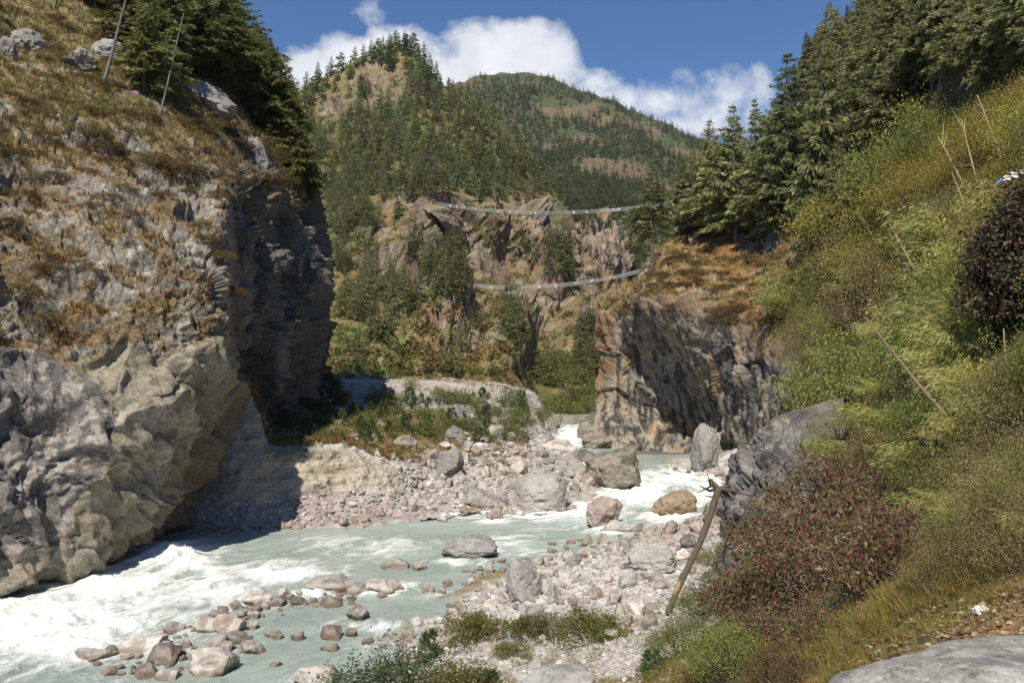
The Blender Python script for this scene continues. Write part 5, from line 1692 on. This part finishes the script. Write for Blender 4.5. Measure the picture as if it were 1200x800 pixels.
nb += fill([(505, 690), (550, 668), (600, 655), (605, 670), (560, 682), (515, 697)], 10, 9, 20, 'pinkish stone in the short row of midstream stones', 'stones of the midstream row', ('river', 'ground'))
nb += fill([(555, 668), (640, 640), (690, 628), (640, 660), (590, 690), (560, 690)], 10, 9, 22, 'grey stone in the river off the upper end of the beach', 'stones off the upper end of the beach', ('river', 'ground'))
nb += fill([(545, 735), (640, 665), (700, 630), (835, 612), (832, 690), (775, 735), (700, 760), (560, 760)], 84, 9, 28, 'pale river stone on the near gravel beach', 'stones on the near gravel beach', ('ground',))
nb += fill([(305, 612), (480, 592), (560, 588), (640, 575), (700, 556), (690, 575), (640, 600), (560, 600), (470, 609), (390, 616), (300, 623)], 30, 6, 20, 'reddish stone of the talus along the far waterline', 'talus stones on the far waterline', ('river_bank',))
nb += fill([(480, 575), (500, 530), (570, 500), (650, 515), (690, 545), (690, 560), (640, 578), (560, 588)], 34, 9, 32, 'angular grey boulder on the debris slope across the river', 'boulders on the debris slope', ('river_bank',))
nb += fill([(768, 548), (860, 548), (850, 572), (780, 556)], 10, 8, 18, 'pinkish stone on the shore under the headland', 'stones under the headland', ('ground', 'rocky_hill'))
nb += fill([(330, 516), (470, 520), (480, 560), (340, 535)], 6, 5, 12, 'whitish stone on the rim of the gravel wall', 'stones on the gravel wall rim', ('river_bank',))
print('boulders', nb)
# rocks on the left cliff brow
for px, py, w, hh, lb in [(28, 62, 44, 32, 'dark grey rock at the left of the cliff brow'), (88, 78, 46, 26, 'grey rock with a dark underside in the middle of the cliff brow'), (118, 66, 40, 26, 'pale grey overhanging rock right of the brow rocks'), (6, 66, 26, 26, 'pale rock at the left edge of the brow'),
    (245, 204, 18, 12, 'small loose rock in the dry grass of the left slope'), (300, 190, 26, 40, 'pale rock fin at the right end of the brow'), (232, 120, 70, 28, 'shaded rock shelf under the grove')]:
    boulder(px, py, w, hh, lb, None, big_mesh(820 + int(px), (.33, .315, .30), (.24, .225, .21), 14, .08), names=('cliff',), sink=.2, tilt=.4)
# crags at the mountain foot
# the dark outcrop on the near right bank and the flat rock beside the path
OC = [  # rows from behind the crest down to the foot
 [(866,605,52),(884,552,54),(908,516,56),(950,492,58),(1010,480,60)],
 [(852,594,45),(866,546,45),(888,506,45),(925,482,45),(990,466,45)],
 [(845,612,42.5),(858,574,42),(886,538,41.2),(930,512,40.5),(990,494,40)],
 [(841,636,41),(853,606,40),(884,578,39),(930,556,38),(990,536,37)],
 [(838,668,40.5),(850,652,39.2),(882,640,37.5),(925,630,36.5),(990,610,35.5)],
 [(838,690,39.5),(850,680,38.2),(882,670,36.5),(925,660,35.5),(990,640,34.5)]]
oc = Loft(OC, 150, 170)
oc.orient()
V = oc.V
fa, fe = facets(V * np.array([.5, .35, .38]), 41)
oc.push((.6 * fa + .3 * facets(V * 1.4, 43)[0] + .5 * fbm(V * .5, 4, 44) + .12 * ridged(V * 2, 3, 45) - .3 * (1 - sstep(0, .1, fe))) * sstep(.2, 1.3, oc.v) * (1 - .9 * sstep(2.7, 3.5, oc.u)))
V = oc.V
c = mix((.13, .12, .112), (.22, .20, .185), sstep(-.05, .35, fbm(V * np.array([1.2, 1.2, .5]), 4, 46)))
c = mix(c, (.07, .066, .065), sstep(.05, .35, fbm(V * .9, 4, 47)))
c = mix(c, mix((.34, .24, .11), (.26, .20, .11), sstep(-.2, .2, fbm(V * 2, 3, 48))), (1 - sstep(.75, 1.35, oc.v + .4 * fbm(V * .8, 3, 49))))
o = link('outcrop', oc.mesh('outcrop', c), M_CLIFF)
tag(o, 'dark rounded rock outcrop with a tan grassy back behind the log', 'rock')
V = rock_shape(861, ICO5, 10, .12, .03, .10, (.7, 1.0))
V = V * (1 + .012 * ridged(V * 6, 4, 5) + .01 * fbm(V * 15, 4, 6))[:, None]
n_ = fbm(V * 3, 5, 862, .65)
c = mix((.25, .235, .21), (.36, .345, .315), sstep(-.1, .35, n_))
c = mix(c, (.46, .455, .44), sstep(.2, .4, fbm(V * 9, 4, 868, .65)) * .7)
c = mix(c, (.17, .165, .155), sstep(.08, .35, fbm(V * np.array([2, 5, 5.]), 4, 866)) * .8)
me = mesh_np('flat_rock', V, ICO5[1], c, True)
me.materials.append(rock_mat('near_rock', .16, 1.0, .8, .02, crack=.35, lichen=.45))
o = link('flat_rock', me)
o.location = P(1215, 905, 4.5); o.scale = (1.12, .95, .62); o.rotation_euler = (.04, -.10, .25)
tag(o, 'flat grey rock beside the path at the bottom right corner', 'rock')
V = rock_shape(871, ICO5, 12, .04, .05, .14, (.5, .95)); V = V * (1 + .09 * facets(V * 2.2, 9)[0])[:, None]
me = mesh_np('flat_rock', V, ICO5[1], mix((.36, .345, .33), (.27, .26, .245), sstep(-.1, .3, fbm(V * 3, 4, 872))), True); me.materials.append(M_BIG)
boulder(660, 826, 120, 34, 'flat grey rock at the bottom edge among the beach grass', None, me, names=('ground',), sink=.2, tilt=.05)

# gravel between the boulders
G2 = [rock_shape(900 + k, ico(1), 9, .05, .05, .15) for k in range(6)]
GF = ico(1)[1]
vs, fs, cs = [], [], []
off = 0
wallskip = True
G3 = [rock_shape(930 + k, ico(2), 12, .04, .05, .15, (.5, .92)) for k in range(6)]
GF3 = ico(2)[1]
def gravel(px, py, s, names, tint=1.0, water=False):
    global off
    h = hit(px, py, names)
    if h is None or h[3] == 'cliff' or (h[3] == 'river' and not water) or (wallskip and h[3] == 'river_bank' and 300 < px < 470 and 527 < py < 577 and rng.random() < .5): return
    w = s * h[0].y / 1000
    GG, GFF = (G3, GF3) if s > 4 else (G2, GF)
    V = GG[rng.integers(6)] * (w * rng.uniform(.7, 1.3), w * rng.uniform(.7, 1.3), w * rng.uniform(.5, .9))
    a = rng.uniform(0, 6.28); ca, sa = math.cos(a), math.sin(a)
    V = np.stack([V[:, 0] * ca - V[:, 1] * sa, V[:, 0] * sa + V[:, 1] * ca, V[:, 2]], 1) + np.array(h[0]) + [0, 0, w * .15]
    vs.append(V); fs.append(GFF + off); off += len(V)
    b = np.array([(.46, .42, .40), (.38, .34, .32), (.54, .51, .49), (.42, .35, .32), (.33, .315, .305)][rng.integers(5)]) * rng.uniform(.8, 1.1) * tint
    cs.append(np.tile(b, (len(V), 1)))
def gfill(polyg, n, smin, smax, names, tint=1.0, water=False):
    xs = [p[0] for p in polyg]; ys = [p[1] for p in polyg]
    for _ in range(n):
        px, py = rng.uniform(min(xs), max(xs)), rng.uniform(min(ys), max(ys))
        if inpoly([px], [py], polyg)[0]: gravel(px, py, smin + (smax - smin) * rng.random() ** 2, names, tint, water)
gfill([(420, 810), (480, 735), (640, 655), (700, 615), (840, 595), (845, 700), (800, 800), (640, 810)], 9000, 1.2, 5.0, ['ground', 'river'])
gfill([(170, 640), (300, 625), (480, 605), (640, 600), (705, 560), (660, 510), (570, 495), (480, 540), (460, 570), (300, 585), (180, 600)], 6000, 1.0, 4.2, ['river_bank', 'river', 'cliff'])
gfill([(240, 450), (300, 470), (320, 520), (470, 540), (470, 580), (250, 600)], 900, .8, 2.0, ['river_bank', 'cliff'])
gfill([(395, 446), (625, 460), (640, 490), (400, 478)], 1600, .8, 2.0, ['river_bank'])
gfill([(1080, 690), (1290, 650), (1290, 790), (1000, 800)], 260, 1.0, 4.0, ['ground'], .6)
gfill([(765, 545), (870, 545), (860, 580), (775, 558)], 500, 1.0, 3.5, ['ground', 'rocky_hill', 'river'])
gfill([(430, 800), (480, 735), (640, 660), (700, 620), (838, 600), (838, 700), (790, 760), (640, 790)], 420, 3.5, 8.0, ['ground'])
gfill([(330, 615), (480, 598), (640, 590), (700, 560), (660, 515), (570, 505), (490, 540), (470, 575)], 330, 3.0, 7.0, ['river_bank'])
gfill([(150, 752), (205, 738), (290, 700), (400, 686), (470, 684), (470, 700), (390, 714), (310, 724), (285, 768), (200, 802), (80, 780)], 260, 3.0, 9.0, ['ground', 'river'], .8, True)
gfill([(400, 760), (470, 730), (560, 690), (640, 655), (645, 690), (540, 740), (480, 760)], 220, 2.5, 8.0, ['ground', 'river'], .85, True)
gfill([(505, 688), (560, 662), (610, 652), (610, 672), (540, 694)], 60, 2.5, 7.0, ['ground', 'river'], .85, True)
M_GRAV = rock_mat('gravel_stone', .5, .5, .4, .05, crack=0.0, wet=True)
o = link('gravel', mesh_np('gravel', np.concatenate(vs), np.concatenate(fs), np.concatenate(cs), False), M_GRAV)
tag(o, kind='stuff')

# litter and small stones on the path
ps, sc_ = [], []
LV = []
for k in range(3):
    r_ = np.random.default_rng(970 + k); n_ = 7
    p_ = r_.normal(0, .05, (n_, 3)) * [1, 1, 0] + [0, 0, .008]
    ln_ = r_.uniform(.03, .07, n_)
    LV.append((leaf_quads(p_, rdir(r_, n_) * [1, 1, .25], np.array([0, 0, 1.]) + .3 * r_.standard_normal((n_, 3)), ln_, ln_ * .5), pal(r_, n_, [(.26, .17, .08), (.34, .26, .14), (.18, .10, .05), (.40, .33, .2)])))
for _ in range(1500):
    px, py = rng.uniform(985, 1290), rng.uniform(660, 800)
    h = hit(px, py, ['ground'])
    if h is None or h[0].y > 11: continue
    ps.append(tuple(h[0])); sc_.append(rng.uniform(.5, 1.4))
scatter('fallen_leaves', LV, ps, sc_, np.ones((len(ps), 3)), M_GRASS, rng)
# ------------------------------------------------------------------ suspension bridges
M_CABLE = plain_mat('galvanised_cable', (.42, .42, .40), .5, 20, .3, .2)
M_DECK = plain_mat('steel_deck', (.36, .35, .33), .6, 10, .35, .1)
M_FLAG = plain_mat('white_cloth', (.78, .77, .74), .9, 6, .15)
M_PIN = plain_mat('flag_cloth', (.55, .5, .45), .9, 6, .2)
def bridge(pts, label):
    A = np.array([P(*p) for p in pts])
    t = np.linspace(0, len(A) - 1, 120)
    C = catmull(A, t)
    d = unit(np.gradient(C, axis=0)); side = unit(np.cross(d, np.array([[0, 0, 1.]])))
    e = empty('suspension_bridge', tuple(C[0]), label, 'bridge')
    L0 = C[0]
    C = C - L0
    wd = .75
    D = QB()
    a, b = C[:-1], C[1:]; sa, sb = side[:-1] * wd, side[1:] * wd
    th = np.array([0, 0, .12])
    D.add(np.stack([a - sa, a + sa, b + sb, b - sb], 1), (1, 1, 1))
    D.add(np.stack([a - sa - th, b - sb - th, b + sb - th, a + sa - th], 1), (1, 1, 1))
    for s_ in (1, -1):
        D.add(np.stack([a + s_ * sa, b + s_ * sb, b + s_ * sb - th, a + s_ * sa - th], 1), (1, 1, 1))
    link('deck', D.mesh('deck'), M_DECK, e)
    Lh = np.linalg.norm(np.diff(C, axis=0), axis=1).sum()
    for s_ in (1, -1):
        K = QB(); K.tube(C + side * wd * s_ + [0, 0, 1.5], .065, (1, 1, 1), 5); link('main_cable', K.mesh('main_cable', True), M_CABLE, e)
        K = QB()
        for zz in (.2, .45, .7, .95, 1.2): K.tube(C + side * wd * s_ + [0, 0, zz], .032, (1, 1, 1), 3)
        nv_ = int(Lh / .7)
        tt = np.linspace(0, len(C) - 1.001, nv_)
        Q = np.stack([np.interp(tt, np.arange(len(C)), (C + side * wd * s_)[:, j]) for j in range(3)], 1)
        for q in Q: K.tube([q + [0, 0, -.05], q + [0, 0, 1.45]], .034, (1, 1, 1), 3)
        link('railing', K.mesh('railing'), M_CABLE, e)
    for end in (0, -1):
        K = QB()
        for s_ in (1, -1):
            q = C[end] + side[end] * (wd + .35) * s_
            K.tube([q + [0, 0, -2.5], q + [0, 0, 2.2]], .28, (1, 1, 1), 4)
        q0, q1 = C[end] + side[end] * (wd + .35) + [0, 0, 2.1], C[end] - side[end] * (wd + .35) + [0, 0, 2.1]
        K.tube([q0, q1], .2, (1, 1, 1), 4)
        link('anchor_frame', K.mesh('anchor_frame'), M_DECK, e)
    return C + L0, side
fl = None
def flags(C, side, n, seed, where):
    global fl
    r = np.random.default_rng(seed)
    for k in range(n):
        i = int(r.uniform(.03, .97) * (len(C) - 1))
        p = C[i] + side[i] * -.8 * (1 if side[i][1] > 0 else -1) + [0, 0, r.uniform(.9, 1.4)]
        if fl is None:
            Q = QB()
            xs = np.linspace(0, .55, 4)
            top = np.stack([xs, .05 * np.sin(xs * 9), 0 * xs], 1); bot = np.stack([xs * .9 + .03, .12 * np.sin(xs * 8 + 1), 0 * xs - .85], 1)
            Q.add(np.stack([top[:-1], top[1:], bot[1:], bot[:-1]], 1), (1, 1, 1))
            fl = Q.mesh('prayer_flag'); fl.materials.append(M_FLAG)
        o = link('prayer_flag', fl)
        o.location = p; o.rotation_euler = (0, 0, math.atan2(side[i][0], -side[i][1]) + r.normal(0, .4)); s = r.uniform(.6, 1.3); o.scale = (s, s, s)
        tag(o, 'small white cloth flag tied to the railing of the ' + where, 'flag', 'white flags on the ' + where)
C1, s1 = bridge([(492, 236.5, 402), (526, 243, 404), (570, 248.5, 411), (620, 251.5, 409), (670, 251, 409), (715, 248.5, 411), (752, 244.5, 415), (785, 239.5, 422), (810, 235, 420)], 'upper suspension bridge sagging across the gorge from the crags to the pines')
C2, s2 = bridge([(543, 335.5, 384), (580, 338.5, 380), (615, 339, 377), (650, 337, 377), (690, 332, 378), (725, 325.5, 382), (755, 318, 392), (780, 311, 390)], 'lower suspension bridge across the gorge with its right end on the grassy headland')
flags(C1, s1, 26, 1, 'upper suspension bridge'); flags(C2, s2, 16, 2, 'lower suspension bridge')
for (x0, y0, x1, y1, lb) in [(593, 341, 590, 386, 'thin pale cable hanging below the lower bridge, left of three'), (599, 341, 596, 380, 'thin pale cable hanging below the lower bridge, middle of three'), (606, 341, 606, 372, 'short pale cable hanging below the lower bridge, right of three')]:
    K = QB(); a, b = np.array(P(x0, y0, 378)), np.array(P(x1, y1, 376)); m_ = (a + b) / 2 + [.3, 0, -.3]
    K.tube([a, m_, b], .1, (1, 1, 1), 4)
    tag(link('hanging_cable', K.mesh('hanging_cable'), M_CABLE), lb, 'cable')

# ------------------------------------------------------------------ fallen log, dead stems, litter
M_LOG = plain_mat('weathered_wood', (.12, .095, .073), .9, 5, .55, stretch=(6, 6, .6), bump=.5)
M_BROKE = plain_mat('broken_wood', (.42, .25, .12), .9, 9, .4, stretch=(8, 8, .8))
h = hit(782, 722, ['ground'])
b0 = np.array(h[0]) + [0, 0, .1]
t0 = np.array(P(842, 574, b0[1] + 2.5))
e = empty('fallen_log', tuple(b0), 'weathered log leaning from the beach up against the dark outcrop', 'log')
K = QB()
s = np.linspace(0, 1, 12)
cv = (b0 + (t0 - b0) * s[:, None]) - b0
cv[:, 0] += .10 * np.sin(s * 3.1); cv[:, 2] += .08 * np.sin(s * 7)
K.tube(cv, np.linspace(.11, .15, 12), (1, 1, 1), 12)
link('trunk', K.mesh('trunk', True), M_LOG, e)
K = QB(); bw = cv[1:4] + [-.05, -.05, .03]; K.tube(np.concatenate([bw[:1] * .7 + bw[1:2] * .3, bw[1:2], bw[1:2] * .3 + bw[2:3] * .7]), [.03, .105, .025], (1, 1, 1), 10); link('bare_wood', K.mesh('bare_wood', True), M_BROKE, e)
K = QB(); r = np.random.default_rng(3)
for k in range(15):
    a = r.uniform(0, 2 * PI); l = r.uniform(.5, 1.2)
    p0 = cv[-1]; dd = np.array([math.cos(a) * 1.1, r.normal(0, .5), math.sin(a) * .6 + .15])
    p1 = p0 + dd * l * .5 + r.normal(0, .1, 3); p2 = p0 + dd * l + r.normal(0, .22, 3) + [0, 0, -.15]
    K.tube([p0, p1, p2], [.11, .06, .015], (1, 1, 1), 5)
link('roots', K.mesh('roots', True), M_LOG, e)
h2 = hit(818, 690, ['ground'])

M_CANE = plain_mat('dry_cane', (.46, .38, .22), .7, 8, .35)
M_STICK = plain_mat('dead_branch', (.34, .25, .17), .85, 8, .4)
for k, (x0, y0, x1, y1, w, m, lb) in enumerate([
    (1145, 111, 1177, 197, 1.3, 0, 'straight pale cane leaning left above the cloth scraps'), (1126, 139, 1150, 234, 1.3, 0, 'pale cane beside the yellow shrubs, second from the right'), (1099, 160, 1141, 240, 1.3, 0, 'pale cane leaning over the yellow shrub branches'),
    (1115, 202, 1136, 280, 1.0, 0, 'thin pale cane below the leaning cane'), (1032, 227, 1055, 283, 1.2, 0, 'pale cane at the left of the canes'), (1087, 245, 1124, 284, 1.1, 0, 'yellow cane lying low among the bamboo'), (1004, 242, 1026, 282, 1.0, 0, 'short thin cane at the far left of the canes'),
    (1042, 262, 1077, 324, 1.2, 0, 'pale cane hanging down into the bamboo'), (1005, 250, 1040, 303, 1.0, 0, 'thin grey cane left of the hanging one'), (1015, 373, 1138, 520, 2.0, 1, 'long brown dead branch slanting across the bamboo slope'), (1176, 385, 1183, 468, 1.6, 0, 'upright pale dead stem near the right edge'),
    (985, 340, 992, 378, .8, 0, 'short upright pale stem in the bamboo left of the branch'), (1130, 400, 1178, 425, 1.0, 1, 'thin dead twig pointing left beside the upright dead stem'), (940, 205, 955, 262, .7, 1, 'bare thin stem beside the tallest fir')]):
    h = hit(x1, y1, ['ground', 'rocky_hill'])
    if h is None: continue
    Yb = max(h[0].y * .955, 4)
    a, b = np.array(P(x1, y1, Yb)), np.array(P(x0, y0, Yb - .3))
    K = QB(); mid = (a + b) / 2 + np.random.default_rng(k).normal(0, .0015, 3) * Yb
    low = a + (a - b) / np.linalg.norm(a - b) * .02 * Yb
    K.tube([low, a, mid, b], np.array([1.1, 1.0, .85, .5]) * w * Yb / 1000, (1, 1, 1), 6)
    r = np.random.default_rng(k + 50)
    for _ in range(6 if m else 3):
        t_ = r.uniform(.3, .9); q = a + (b - a) * t_; dd = r.normal(0, 1, 3); dd[2] = abs(dd[2]); dd /= np.linalg.norm(dd)
        K.tube([q, q + dd * .03 * Yb * r.uniform(.4, 1)], [w * .4 * Yb / 1000, w * .15 * Yb / 1000], (1, 1, 1), 3)
    tag(link('dead_branch' if m else 'cane', K.mesh('cane', True), M_STICK if m else M_CANE), lb, 'branch' if m else 'cane')

def scrap(px, py, names, size, mat, label, name='paper_scrap', cat='litter', up=0.0, Y=None):
    loc = Vector(P(px, py, Y)) if Y else hit(px, py, names)[0]
    V = ICO2[0] * (1 + .55 * ridged(ICO2[0] * 1.7 + px, 3, int(px)))[:, None] * size
    V[:, 2] *= .7
    o = link(name, mesh_np(name, V, ICO2[1], None, False), mat)
    o.location = loc + Vector((0, 0, size * .4 + up)); return tag(o, label, cat)
scrap(1150, 718, ['ground'], .05, M_FLAG, 'crumpled white paper lying in the dry grass beside the path')

M_BLUE = plain_mat('blue_cloth', (.16, .30, .60), .9, 6, .2)
hy = DKY - 1.0
a = np.array(P(1168, 214, hy)); b = np.array(P(1200, 200, hy))
for k, (f, m_, sz, lb) in enumerate([(.12, M_BLUE, .010, 'small blue cloth scrap caught on the dark leaved shrub'), (.35, M_FLAG, .013, 'white cloth scrap caught beside the blue one on the shrub'), (.62, M_FLAG, .015, 'larger white cloth scrap caught on top of the dark shrub'), (.9, M_PIN, .010, 'greyish cloth scrap at the right end of the caught scraps')]):
    p = a + (b - a) * f
    n_ = 7
    uu_, vv_ = np.meshgrid(np.linspace(-1, 1, n_), np.linspace(-1, 1, n_))
    G = np.stack([uu_ * 1.2 + .3 * np.sin(vv_ * 3 + k), .8 * np.sin(uu_ * 4 + k) + .5 * np.cos(vv_ * 5), vv_ * .9 + .4 * np.sin(uu_ * 2.5 + k)], -1) * sz * hy * .24
    o = link('cloth_scrap', mesh_np('cloth_scrap', G.reshape(-1, 3), gridfaces(n_, n_), None, True), m_)
    o.location = p; tag(o, lb, 'cloth')

# ------------------------------------------------------------------ air
x0, x1, y0, y1, z0, z1 = -2650, 2650, -650, 2650, -10, 900
hv = [(x, y, z) for z in (z0, z1) for y in (y0, y1) for x in (x0, x1)]
me = mesh_np('haze', hv, [(0, 2, 3, 1), (4, 5, 7, 6), (0, 1, 5, 4), (2, 6, 7, 3), (0, 4, 6, 2), (1, 3, 7, 5)], None, False)
m, nt, out = new_mat('haze')
pv = N(nt, 'ShaderNodeVolumePrincipled')
pv.inputs['Color'].default_value = (.80, .88, 1.0, 1)
pv.inputs['Density'].default_value = .00004
pv.inputs['Anisotropy'].default_value = .1
nt.links.new(pv.outputs[0], out.inputs['Volume'])
tag(link('haze', me, m), kind='stuff')
# ------------------------------------------------------------------ render settings
SC.render.engine = 'CYCLES'
SC.view_settings.view_transform = 'Standard'
SC.view_settings.look = 'None'
SC.view_settings.exposure = 0.33
SC.view_settings.gamma = 1.0
SC.view_settings.use_curve_mapping = False
SC.cycles.max_bounces = 5
SC.cycles.diffuse_bounces = 3
SC.cycles.glossy_bounces = 2
SC.cycles.transmission_bounces = 3
SC.cycles.transparent_max_bounces = 4
SC.cycles.volume_bounces = 0
SC.cycles.use_adaptive_sampling = True
SC.cycles.adaptive_threshold = .015
SC.cycles.use_denoising = True
SC.cycles.caustics_reflective = False
SC.cycles.caustics_refractive = False
